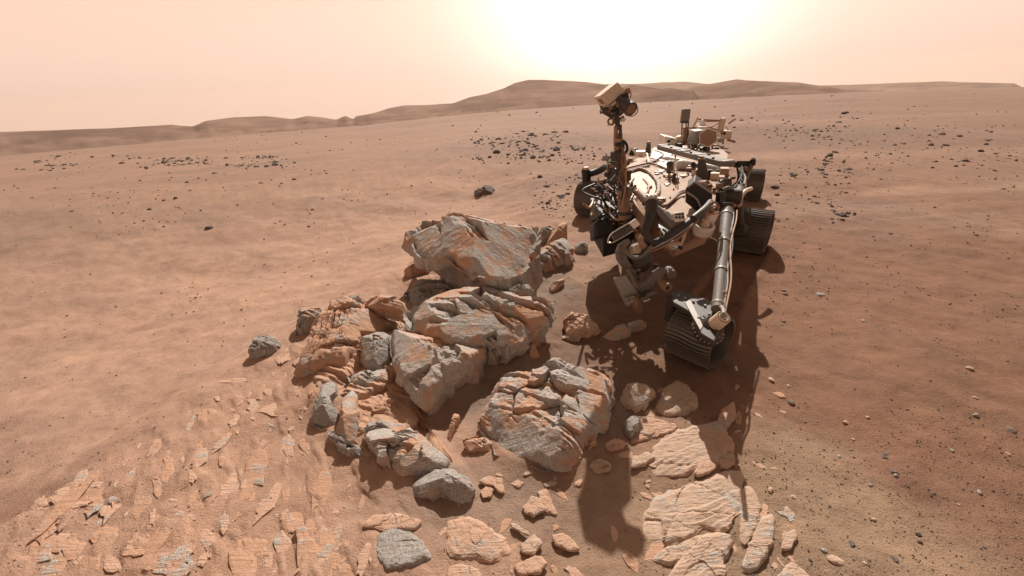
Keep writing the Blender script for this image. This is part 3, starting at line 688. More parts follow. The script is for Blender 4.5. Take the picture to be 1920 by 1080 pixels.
class MB:
    def __init__(self): self.v = []; self.f = []
    def add(self, vs, fs):
        b = len(self.v); self.v += [tuple(map(float, p)) for p in vs]
        self.f += [tuple(b + i for i in q) for q in fs]
        return self
    def para(self, o, a, b, c):
        o, a, b, c = map(np.asarray, (o, a, b, c))
        if np.dot(np.cross(a, b), c) < 0: a, b = b, a
        vs = [o, o + a, o + a + b, o + b, o + c, o + a + c, o + a + b + c, o + b + c]
        return self.add(vs, [(3, 2, 1, 0), (4, 5, 6, 7), (0, 1, 5, 4), (1, 2, 6, 5), (2, 3, 7, 6), (3, 0, 4, 7)])
    def box(self, c, a, b, d):
        """centre and the three full edge vectors"""
        a, b, d = map(np.asarray, (a, b, d))
        return self.para(np.asarray(c) - (a + b + d) / 2, a, b, d)
    def prism(self, poly, vec, scale=1.0):
        poly = [np.asarray(p, float) for p in poly]; n = len(poly); c = sum(poly) / n
        top = [c + (p - c) * scale + np.asarray(vec) for p in poly]
        nrm = sum(np.cross(poly[i] - c, poly[(i + 1) % n] - c) for i in range(n))
        fs = [tuple(range(n - 1, -1, -1)), tuple(range(n, 2 * n))] + [(i, (i + 1) % n, n + (i + 1) % n, n + i) for i in range(n)]
        if np.dot(nrm, vec) < 0: fs = [q[::-1] for q in fs]
        return self.add(poly + top, fs)
    def lathe(self, a, axis, prof, n=24):
        """profile of (distance along axis, radius)"""
        a = np.asarray(a, float); w = np.asarray(axis, float); w = w / np.linalg.norm(w)
        h = np.array([0, 0, 1.0]) if abs(w[2]) < 0.9 else np.array([1.0, 0, 0])
        u = np.cross(h, w); u /= np.linalg.norm(u); v = np.cross(w, u)
        vs, fs = [], []
        for t, r in prof:
            for i in range(n):
                th = 2 * math.pi * i / n
                vs.append(a + w * t + (u * math.cos(th) + v * math.sin(th)) * r)
        m = len(prof)
        for j in range(m - 1):
            for i in range(n):
                k = (i + 1) % n
                fs.append((j * n + i, j * n + k, (j + 1) * n + k, (j + 1) * n + i))
        fs.append(tuple(range(n - 1, -1, -1))); fs.append(tuple((m - 1) * n + i for i in range(n)))
        return self.add(vs, fs)
    def cyl(self, a, b, r, r2=None, n=20, ch=0.06):
        a, b = np.asarray(a, float), np.asarray(b, float); L = np.linalg.norm(b - a); r2 = r if r2 is None else r2
        c = min(ch * L, 0.2 * min(r, r2))
        return self.lathe(a, b - a, [(0, r - c), (c, r), (L - c, r2), (L, r2 - c)], n)
    def tube(self, pts, r, n=8, sm=0, closed=False):
        pts = [np.asarray(p, float) for p in pts]
        if sm:
            out = []; m = len(pts)
            for i in range(m if closed else m - 1):
                p0 = pts[(i - 1) % m] if (closed or i) else pts[0]; p1 = pts[i]; p2 = pts[(i + 1) % m]
                p3 = pts[(i + 2) % m] if (closed or i + 2 < m) else pts[-1]
                for t in np.linspace(0, 1, sm, endpoint=False):
                    out.append(0.5 * (2 * p1 + (p2 - p0) * t + (2 * p0 - 5 * p1 + 4 * p2 - p3) * t * t + (3 * p1 - p0 - 3 * p2 + p3) * t ** 3))
            if not closed: out.append(pts[-1])
            pts = out
        m = len(pts); vs, fs = [], []; u = None
        for i, p in enumerate(pts):
            d = pts[(i + 1) % m] - pts[i - 1] if closed else pts[min(i + 1, m - 1)] - pts[max(i - 1, 0)]
            d = d / (np.linalg.norm(d) + 1e-12)
            if u is None:
                u = np.cross(d, (0, 0, 1.0) if abs(d[2]) < 0.9 else (1.0, 0, 0))
            u = u - d * np.dot(u, d); u /= np.linalg.norm(u) + 1e-12
            v = np.cross(d, u)
            rr_ = r[i] if isinstance(r, (list, tuple)) and not sm else (r if not isinstance(r, (list, tuple)) else np.interp(i / (m - 1), np.linspace(0, 1, len(r)), r))
            for j in range(n):
                th = 2 * math.pi * j / n
                vs.append(p + (u * math.cos(th) + v * math.sin(th)) * rr_)
        for i in range(m if closed else m - 1):
            i2 = (i + 1) % m
            for j in range(n):
                k = (j + 1) % n
                fs.append((i * n + j, i * n + k, i2 * n + k, i2 * n + j))
        if not closed: fs += [tuple(range(n - 1, -1, -1)), tuple((m - 1) * n + j for j in range(n))]
        return self.add(vs, fs)
    def ball(self, c, r, n=14, sc=(1, 1, 1)):
        prof = [(-r * math.cos(math.pi * i / 8), max(1e-4, r * math.sin(math.pi * i / 8))) for i in range(9)]
        b = len(self.v); self.lathe((0, 0, 0), (0, 0, 1), prof, n)
        c = np.asarray(c)
        for i in range(b, len(self.v)): self.v[i] = tuple(c + np.array(self.v[i]) * np.array(sc))
        return self
    def build(self, name, mat, parent=None, bevel=0.0, smooth=None, label=None):
        par = parent or rover
        me = mesh_np(name, np.array(self.v) - RB, self.f, True if smooth is None else smooth)
        o = link(name, me, K[mat] if isinstance(mat, str) else mat, par)
        if bevel:
            b = o.modifiers.new('bevel', 'BEVEL'); b.width = bevel; b.segments = 2; b.limit_method = 'ANGLE'; b.angle_limit = math.radians(40)
        me.set_sharp_from_angle(angle=math.radians(38))
        if label: o['label'] = label
        return o

ZD = 0.90
B3 = np.array([0.42, 0.907, 0.0]); L3 = np.array([0.907, -0.42, 0.0]); Z3v = np.array([0, 0, 1.0])
def D(x, y, h=0.0): return at(x, y, ZD + h)
P = atY
def px(p, n=1.0): return n * np.dot(np.asarray(p) - CAM, FW) / FPX       # metres per photo pixel there
VD = FW

def build_body():
    dp = [(1196, 394), (1172, 380), (1164, 345), (1168, 318), (1192, 298), (1228, 275), (1362, 313), (1369, 345), (1347, 392), (1278, 417), (1230, 388)]
    deck = [D(x, y) for x, y in dp]
    MB().prism(deck, (0, 0, -0.035)).build('deck', 'deck', bevel=0.008)
    c = sum(deck) / len(deck)
    low = [c + (p - c) * 0.97 + np.array([0, 0, -0.0375]) for p in deck]
    MB().prism(low, (0, 0, -0.36), 0.93).build('body', 'gold', bevel=0.01)
    # edge rail of the deck
    rail = MB()
    for a, b in ((0, 10), (10, 9), (9, 8), (6, 7), (7, 8)):
        rail.tube([deck[a] + Z3v * 0.012, deck[b] + Z3v * 0.012], 0.012, 6)
    rail.build('deck_rail', 'grey')
    # rear equipment bay behind the beam
    rb = [D(1240, 277), D(1362, 312), D(1366, 290), D(1352, 276), D(1290, 266)]
    MB().prism(rb, (0, 0, -0.4), 0.95).build('rear_bay', 'brown', bevel=0.01)
    sb = [at(1106, 372, .84), at(1164, 350, .84), at(1192, 396, .84), at(1134, 410, .84)]
    MB().prism(sb, (0, 0, -.42), .95).build('side_shade_block', 'black', bevel=.01)  # added block, not a rover part; widens the shadow under the front
    # long grey beam across the deck
    a, b = D(1231, 281, 0.12), D(1355, 315, 0.05)
    up = Z3v * 0.075
    w = np.cross(b - a, Z3v); w = w / np.linalg.norm(w) * 0.20
    if w[1] < 0: w = -w
    bm = MB().para(a, b - a, w, up).build('cross_beam', 'grey', bevel=0.012)
    for t in (0.02, 0.30, 0.62, 0.97):
        MB().box(a + (b - a) * t + up * 1.03 + w * 0.5, (b - a) * 0.03, w * 0.9, Z3v * 0.012).build('beam_plate', 'lgrey', bm)
    ctr = a + (b - a) * 0.40 + up + w * 0.45
    MB().lathe(ctr, Z3v, [(0.002, 0.075), (0.012, 0.075), (0.018, 0.06), (0.018, 0.045), (0.01, 0.04), (0.01, 0.015)], 28).build('beam_ring', 'lgrey', bm)
    for i in range(6):
        p = a + (b - a) * (0.06 + 0.155 * i) + up * 1.0 + w * (0.2 if i % 2 else 0.8)
        MB().cyl(p, p + Z3v * 0.02, 0.02, n=8).build('bolt', 'dark', bm)
    # white panels left and right under the beam
    MB().prism([D(1228, 278, .004), D(1262, 289, .004), D(1246, 303, .004), D(1218, 296, .004)], Z3v * 0.012).build('deck_panel', 'white', bevel=0.004)
    MB().prism([D(1228, 312, .004), D(1252, 292, .004), D(1300, 304, .004), D(1296, 312, .004), D(1256, 316, .004)], Z3v * 0.010).build('deck_panel', 'white', bevel=0.004)
    MB().prism([D(1322, 306, .004), D(1350, 313, .004), D(1349, 322, .004), D(1326, 318, .004)], Z3v * 0.012).build('deck_panel', 'white', bevel=0.004)
    ch = MB()
    for pth in ([(1172, 316), (1205, 308), (1222, 304), (1244, 290), (1228, 282)], [(1218, 305), (1240, 312), (1256, 320)], [(1172, 322), (1196, 316), (1218, 310)]):
        ch.tube([D(x, y, 0.02) for x, y in pth], 0.014, 6, 4)
    ch.build('cable_channel', 'brown')
    # sunken round well beside the mast with a braided sleeve round it
    wc = D(1196, 352)
    wpts = [D(1176, 330, .006), D(1196, 320, .006), D(1216, 328, .006), D(1230, 345, .006), D(1230, 362, .006), D(1220, 376, .006), D(1200, 384, .006), D(1184, 374, .006), D(1174, 352, .006)]
    MB().prism(wpts, Z3v * 0.008).build('well_cover', 'gold', bevel=0.003)
    MB().tube([D(1182, 322, .03), D(1200, 317, .03), D(1218, 324, .03), D(1231, 338, .03), D(1235, 352, .03), D(1231, 366, .03), D(1222, 375, .03)], 0.024, 10, 6).build('braided_cable', 'braid')
    pp = [D(1182, 322, .03), D(1200, 317, .03), D(1218, 324, .03), D(1231, 338, .03), D(1235, 352, .03), D(1231, 366, .03), D(1222, 375, .03)]
    for i in range(len(pp) - 1):
        for t in np.linspace(0, 1, 5, endpoint=False):
            q = pp[i] + (pp[i + 1] - pp[i]) * t; d = pp[i + 1] - pp[i]; d = d / np.linalg.norm(d)
            MB().cyl(q - d * 0.006, q + d * 0.006, 0.0275, n=10).build('cable_clamp', 'brown')
    MB().tube([D(1206, 335, .02), D(1216, 346, .03), D(1214, 360, .03), D(1204, 368, .02)], 0.012, 8, 6).build('cable', 'copper')
    MB().tube([D(1180, 345, .02), D(1200, 362, .06), D(1222, 384, .04)], 0.03, 10, 6).build('hose', 'brown')
    MB().box(D(1218, 351, .03), L3 * .03 + B3 * .12, L3 * .02, Z3v * .03).build('clip', 'lgrey', bevel=.004)
    # calibration plates, patches, caps on the deck
    def plate(x, y, w, h, mt, z=0.008, name='deck_plate', ang=0.25):
        a_ = (L3 * math.cos(ang) - B3 * math.sin(ang)); b_ = (B3 * math.cos(ang) + L3 * math.sin(ang))
        return MB().box(D(x, y, z), a_ * w, b_ * h, Z3v * 2 * z).build(name, mt, bevel=0.003)
    pl = plate(1237, 321, 0.10, 0.16, 'white')
    for dx, dy in ((-3.5, -1.5), (3.5, 1.5)):
        MB().box(D(1237 + dx, 321 + dy, 0.018), L3 * .03 + B3 * 0.01, B3 * .07, Z3v * .006).build('dark_square', 'black', pl)
    plate(1232, 326, 0.05, 0.08, 'lgrey')
    def disc(x, y, r, mt, h=0.015, name='round_cap', ring=None):
        o = MB().lathe(D(x, y, 0.001), Z3v, [(0, r), (h * .8, r), (h, r * .9)], 24).build(name, mt)
        if ring: MB().lathe(D(x, y, h), Z3v, [(0.001, r * .6), (0.006, r * .6), (0.007, r * .5)], 20).build('ring', ring, o)
        return o
    disc(1251, 346, 0.035, 'lgrey', ring='silver'); disc(1254, 331, 0.075, 'gold', 0.03, 'round_housing', 'brown')
    disc(1238, 376, 0.055, 'gold', 0.03, 'round_housing', 'dark'); disc(1242, 303, 0.05, 'white', ring='dark'); disc(1296, 339, 0.03, 'lgrey', ring='dark')
    disc(1282, 330, 0.05, 'cream', ring='gold')
    q = plate(1238, 377, 0.05, 0.05, 'lgrey', 0.03, 'square_target', 0.8)
    MB().box(D(1238, 377, 0.064), L3 * .02, B3 * .02, Z3v * .006).build('dark_square', 'black', q)
    # white rounded tank lying on the deck
    a = D(1266, 309, 0.06); b = D(1290, 310, 0.06); Lq = np.linalg.norm(b - a)
    MB().lathe(a, b - a, [(0, .01), (0.02, .05), (0.06, .072), (Lq - .08, .072), (Lq - .03, .055), (Lq, .01)], 24).build('white_tank', 'white')
    MB().box(D(1278, 314, .02), L3 * .12, B3 * .10, Z3v * .04).build('tank_saddle', 'brown', bevel=.004)
    MB().cyl(D(1254, 312, 0), D(1254, 312, .17), .018, n=10).build('post', 'dark')
    MB().cyl(D(1300, 308, 0), D(1300, 308, .14), .03, n=12).build('post', 'black')
    bx = MB().box(D(1258, 312, .08), L3 * .10, B3 * .12, Z3v * .15).build('instrument_box', 'grey', bevel=.008)
    MB().ball(D(1256, 308, .16), .045).build('dome', 'dark', bx)
    # white ladder post
    base = D(1266, 341); top = P(1266, 297, base[1])
    ld = MB().box(base + Z3v * .03, L3 * .08, B3 * .08, Z3v * .06).build('tower_foot', 'lgrey', bevel=.006)
    for s in (-1, 1):
        MB().tube([base + L3 * .018 * s + Z3v * .05, top + L3 * .012 * s], .006, 6).build('tower_rail', 'white')
    for i in range(9):
        q = base + (top - base) * (0.16 + i * .095)
        MB().tube([q - L3 * .017, q + L3 * .017 + Z3v * .02 * (1 if i % 2 else -1)], .005, 5).build('tower_rung', 'white')
    MB().cyl(top, top + Z3v * .05, .009, n=8).build('tower_tip', 'dark')
    MB().box(base + np.array([-.03, -.02, .06]), L3 * .04, B3 * .04, Z3v * .10).build('tower_motor', 'dark', bevel=.005)
    # grey tapered stand on the right and its sibling on the left
    for (x0, x1, x2, x3, yb, yt, mt) in ((1306, 1330, 1309, 1322, 338, 298, 'dark'), (1208, 1220, 1213, 1219, 290, 269, 'dark')):
        pb = D((x0 + x1) / 2, yb); Y = pb[1]
        poly = [P(x0, yb, Y), P(x1, yb - 2, Y), P(x3, yt, Y), P(x2, yt, Y)]
        st = MB().prism(poly, B3 * px(pb, 10)).build('tapered_stand', mt, bevel=.008)
        tp = P((x2 + x3) / 2, yt, Y)
        MB().cyl(tp - Z3v * .01 + B3 * .02, tp + Z3v * .03 + B3 * .02, px(pb, 4), n=12).build('stand_cap', 'brown', st)
    p = D(1309, 332, .02); MB().box(p + Z3v * .05 - B3 * .05, L3 * px(p, 12), B3 * .10, Z3v * px(p, 16)).build('stand_box', 'brown', bevel=.006)
    # square patch and box at the deck's left rear
    p = D(1200, 292); MB().box(p + Z3v * .04, L3 * .16, B3 * .22, Z3v * .08).build('instrument_box', 'white', bevel=.008)
    p = D(1188, 287); MB().cyl(p + Z3v * .02 - L3 * .07, p + Z3v * .02 + L3 * .07, .07, n=18).build('drum', 'black')
    p = D(1183, 290, .08); MB().tube([p - L3 * .06, p + Z3v * .1, p + L3 * .08 + Z3v * .02], .022, 8, 5).build('hose', 'white')
    p = D(1206, 295, .05); MB().tube([p, p + Z3v * .06 + L3 * .05, p + L3 * .14 - B3 * .5], .014, 8, 5).build('cable', 'white')
    # front edge structure and fairings
    f1 = [D(1230, 389, -.04), D(1276, 418, -.04), P(1280, 470, 3.35), P(1238, 455, 3.4)]
    MB().prism(f1, B3 * .10).build('front_panel', 'dark', bevel=.006)
    f2 = [P(1246, 396, 3.37), P(1272, 416, 3.32), P(1262, 430, 3.30), P(1240, 412, 3.36)]
    MB().prism(f2, B3 * .03 + L3 * .02).build('front_plate', 'lgrey', bevel=.004)
    for i in range(7):
        a = P(1232 + 5 * i, 425 + 2 * i, 3.28 - .004 * i); b = P(1240 + 6 * i, 458 - i, 3.26)
        MB().tube([a, (a + b) / 2 + np.array([.02 * (-1) ** i, -.02, .01]), b], .008, 6, 5).build('cable', 'copper' if i % 2 else 'dark')
    # connector block on the front edge
    c = P(1271, 408, 3.30); u = px(c)
    cb = MB().box(c, RT * 20 * u + UP * 3 * u, UP * 17 * u - RT * 3 * u, VD * 14 * u).build('connector_block', 'white', bevel=.006)
    for i in range(3):
        for j in range(2):
            q = c + RT * (-6 + 6 * i) * u + UP * (-1 + 6 * j) * u - VD * 7.2 * u
            MB().box(q, RT * 4 * u, UP * 4 * u, VD * 2 * u).build('socket', 'dark', cb)
    # dark hexagonal open box on the deck's right front
    Y = D(1318, 392)[1]
    hexp = [(1288, 352), (1302, 341), (1334, 362), (1331, 395), (1316, 402), (1287, 378)]
    hx = [P(x, y, Y - .05) for x, y in hexp]
    hb = MB().prism(hx, B3 * .25 + Z3v * .02).build('hexagonal_housing', 'black', bevel=.006)
    for i in range(6):
        MB().tube([hx[i], hx[(i + 1) % 6]], .010, 6).build('housing_rim', 'dark' if i not in (0, 1) else 'lgrey', hb)
    MB().tube([hx[0] + .3 * (hx[5] - hx[0]) - B3 * .01, P(1305, 372, Y - .08), P(1312, 385, Y - .08), hx[4] - B3 * .01], .010, 6, 4).build('cable', 'lgrey', hb)
    MB().prism([hx[0] - B3 * .004, hx[5] - B3 * .004, hx[4] * .5 + hx[3] * .5 - B3 * .004, P(1308, 368, Y - .055)], -B3 * .008).build('housing_flap', 'black', hb, bevel=.002)
    for i in range(12):                                    # gold cable mesh beside the housing
        a = P(1306 + 3.0 * i, 343 + 2.0 * i, Y + .02); b = P(1334 + 1.2 * i, 347 + 2.4 * i, Y + .16 - .01 * i)
        MB().tube([a, (a + b) / 2 + Z3v * (.03 + .01 * (i % 3)), b], .008, 6, 5).build('cable', 'copper' if i % 3 else 'gold')
    # cable run over the deck
    for k, dz in enumerate((0.018, 0.03)):
        MB().tube([D(1287, 357 + 3 * k, dz), D(1274, 361 + 3 * k, dz), D(1262, 372 + 2 * k, dz), D(1250, 383 + k, dz), D(1240, 385 + k, dz)], .013, 8, 6).build('cable', 'brown')
    # small clutter
    rs = np.random.default_rng(21)
    for (x, y, w, d, h, mt) in ((1294, 318, .10, .08, .05, 'brown'), (1302, 324, .07, .07, .06, 'white'), (1340, 330, .10, .10, .08, 'cream'), (1352, 340, .06, .14, .12, 'brown'), (1356, 352, .08, .12, .16, 'dark'),
                                (1348, 352, .07, .07, .10, 'black'), (1330, 326, .06, .05, .10, 'black'), (1290, 326, .03, .05, .03, 'dark'), (1226, 302, .08, .05, .03, 'gold'), (1262, 324, .05, .08, .05, 'brown'),
                                (1358, 322, .10, .14, .10, 'gold'), (1346, 322, .03, .05, .05, 'black'), (1214, 300, .04, .09, .03, 'lgrey'), (1182, 300, .07, .07, .06, 'brown'), (1228, 334, .02, .05, .02, 'lgrey')):
        MB().box(D(x, y, h / 2), L3 * w, B3 * d, Z3v * h).build('deck_box', mt, bevel=.005)
    for i in range(26):
        x, y = rs.uniform(1236, 1340), rs.uniform(318, 396)
        if 1284 < x and y > 340: continue
        MB().cyl(D(x, y, 0), D(x, y, .010), .010, n=8).build('bolt', 'grey')

def build_mast():
    Y = 3.6
    k = px(P(1165, 300, Y))
    b0, b1, b2, b3 = P(1172, 408, Y), P(1168, 352, Y), P(1164, 308, Y), P(1160, 272, Y)
    m = MB().tube([b0, b1], [13 * k, 11 * k], 14).build('mast', 'brown')
    MB().tube([b1, b2], [9 * k, 8 * k], 14).build('mast_tube', 'gold', m)
    MB().tube([b2, b3], [9 * k, 8 * k], 14).build('mast_tube', 'brown', m)
    MB().cyl(P(1155, 300, Y - .06) , P(1155, 284, Y - .06), 10 * k, n=18).build('mast_motor', 'dark', m)
    for y, r, mt in ((398, 15, 'dark'), (372, 13, 'brown'), (352, 13, 'dark'), (335, 11, 'gold'), (318, 12, 'dark'), (278, 10, 'gold'), (270, 9, 'black'), (262, 8, 'gold')):
        x = np.interp(y, [240, 408], [1158, 1172]); MB().cyl(P(x, y + 3, Y), P(x, y - 3, Y), r * k, n=16).build('mast_collar', mt, m)
    MB().cyl(P(1154, 274, Y), P(1155, 236, Y), 4.0 * k, n=12).build('mast_strut', 'gold', m)
    MB().cyl(P(1164, 276, Y - .02), P(1163, 234, Y - .02), 3.0 * k, n=12).build('mast_strut', 'dark', m)
    MB().box(P(1159, 255, Y), RT * 14 * k, UP * 7 * k, VD * 10 * k).build('mast_bracket', 'brown', m, bevel=.004)
    MB().box(P(1158, 240, Y), RT * 12 * k, UP * 5 * k, VD * 9 * k).build('mast_bracket', 'brown', m, bevel=.004)
    for i in range(6):
        x = 1160 + 3 * (i % 3); r = np.random.default_rng(i)
        pts = [P(x + r.uniform(-4, 10), y, Y - .05 - .02 * (i % 2)) for y in (270 + 6 * i, 290 + 10 * i, 320 + 10 * i, 350 + 8 * i)]
        MB().tube(pts, 1.8 * k, 6, 6).build('mast_cable', ('dark', 'brown', 'copper')[i % 3], m)
    MB().tube([P(1164, 262, Y), P(1173, 268, Y - .02), P(1176, 280, Y - .02), P(1168, 292, Y)], 2.5 * k, 8, 6).build('mast_cable', 'black', m)
    MB().box(P(1166, 275, Y - .04), RT * 8 * k, UP * 12 * k, VD * 10 * k).build('mast_box', 'dark', m, bevel=.004)
    for (x, y, w, h, mt) in ((1147, 312, 10, 8, 'brown'), (1143, 318, 8, 14, 'dark'), (1178, 330, 8, 18, 'dark'), (1180, 360, 9, 16, 'grey'), (1160, 330, 9, 14, 'grey'), (1163, 346, 8, 10, 'dark'), (1136, 297, 14, 6, 'lgrey')):
        MB().box(P(x, y, Y - .03), RT * w * k, UP * h * k, VD * 12 * k).build('mast_box', mt, m, bevel=.005)
    MB().tube([P(1138, 300, Y), P(1142, 310, Y), P(1152, 322, Y)], 2 * k, 6, 4).build('mast_cable', 'lgrey', m)
    MB().cyl(P(1137, 296, Y), P(1137, 288, Y), 1.2 * k, n=6).build('sensor_pin', 'brown', m)
    # camera head
    Yh = 3.6
    o = P(1125, 180, Yh); k = px(o)
    A = RT * 33 * k + UP * 27 * k; Bv = RT * 15 * k - UP * 18 * k; rd = (o - CAM) / np.linalg.norm(o - CAM); C = RT * -13 * k - UP * 3 * k + rd * 52 * k
    h = MB().para(o, A, Bv, C).build('camera_head', 'cream', bevel=.006, label='cream box of the camera head, tilted down to the right')
    MB().prism([o + C * 1.002 + A * .06 + Bv * .06, o + C * 1.002 + A * .94 + Bv * .06, o + C * 1.002 + A * .94 + Bv * .94, o + C * 1.002 + A * .06 + Bv * .94], rd * 58 * k, 0.3).build('head_shadow_taper', 'cream', h, bevel=.006)  # tapered piece added behind the head to lengthen and point its shadow
    MB().lathe(P(1152, 192, 3.80), rd, [(0, 20 * k), (.04, 30 * k), (.16, 31 * k), (.20, 22 * k), (.42, 8 * k)], 9).build('head_shadow_bulk', 'dark', h, bevel=.006)  # bulk added out of sight behind the head to broaden its ground shadow
    MB().para(o + Bv * 1.05 - A * .02, A * 1.02, RT * 8 * k - UP * 1 * k, C * .9).build('head_flange', 'cream', h, bevel=.004)
    MB().para(o + Bv * 0.98 + A * .03, A * .9, (RT * 2 - UP * 1.5) * k, C * .8).build('head_seam', 'brown', h)
    MB().box(o + Bv * .5 - A * .03 + C * .4, A * .02, Bv * .5, C * .4).build('head_window', 'brown', h, bevel=.003)
    a = P(1166, 190, Yh - .02); b = P(1183, 205, Yh - .14)
    ax = (b - a) / np.linalg.norm(b - a); Lb = np.linalg.norm(b - a)
    br = MB().lathe(a - ax * .03, ax, [(0, 9 * k), (.01, 11 * k), (Lb * .6, 12 * k), (Lb + .02, 13 * k), (Lb + .03, 13 * k), (Lb + .03, 10.5 * k), (Lb + .015, 10 * k)], 28).build('telescope', 'dark', h)
    MB().lathe(b + ax * -.004, ax, [(0, 10 * k), (.006, 9.8 * k)], 24).build('lens', 'brown', br)
    MB().tube([b + ax * .0 + (RT * 12.6 * math.cos(t) + UP * 12.6 * math.sin(t)) * k for t in np.linspace(0, 2 * math.pi, 20, endpoint=False)], 1.0 * k, 6, 0, True).build('lens_ring', 'grey', br)
    for (x, y, w, hh, mt) in ((1132, 207, 13, 6, 'dark'), (1153, 209, 16, 9, 'black'), (1170, 182, 12, 9, 'black'), (1176, 172, 8, 8, 'brown'), (1163, 203, 9, 12, 'brown'), (1160, 197, 7, 10, 'gold'), (1144, 205, 8, 7, 'brown')):
        MB().box(P(x, y, Yh - .03), (RT * .95 + UP * .25) * w * k, (UP * .95 - RT * .25) * hh * k, VD * 14 * k).build('camera_box', mt, h, bevel=.004)
    for (x, y) in ((1130, 208), (1150, 211)):
        q = P(x, y, Yh - .06); MB().cyl(q, q - VD * .03 - UP * .02, 3.4 * k, n=14).build('camera_lens', 'glass', h)
    MB().tube([P(1178, 166, Yh), P(1183, 174, Yh), P(1182, 184, Yh)], 1.1 * k, 6, 5).build('head_cable', 'copper', h)
    MB().tube([P(1158, 204, Yh), P(1156, 218, Yh), P(1158, 232, Yh), P(1159, 242, Y)], [6 * k, 5.5 * k, 5 * k, 4.5 * k], 12, 4).build('neck', 'dark', h)
    MB().tube([P(1170, 219, Yh), P(1158, 225, Yh), P(1148, 229, Yh)], 2.6 * k, 8, 4).build('yoke_arm', 'brown', h)
    MB().tube([P(1146, 228, Yh) + (RT * math.cos(t) + UP * math.sin(t)) * 6 * k for t in np.linspace(0, 2 * math.pi, 16, endpoint=False)], 2.0 * k, 8, 0, True).build('yoke_ring', 'brown', h)
    MB().box(P(1168, 225, Yh), RT * 9 * k, UP * 2 * k, VD * 12 * k).build('yoke_plate', 'white', h, bevel=.002)

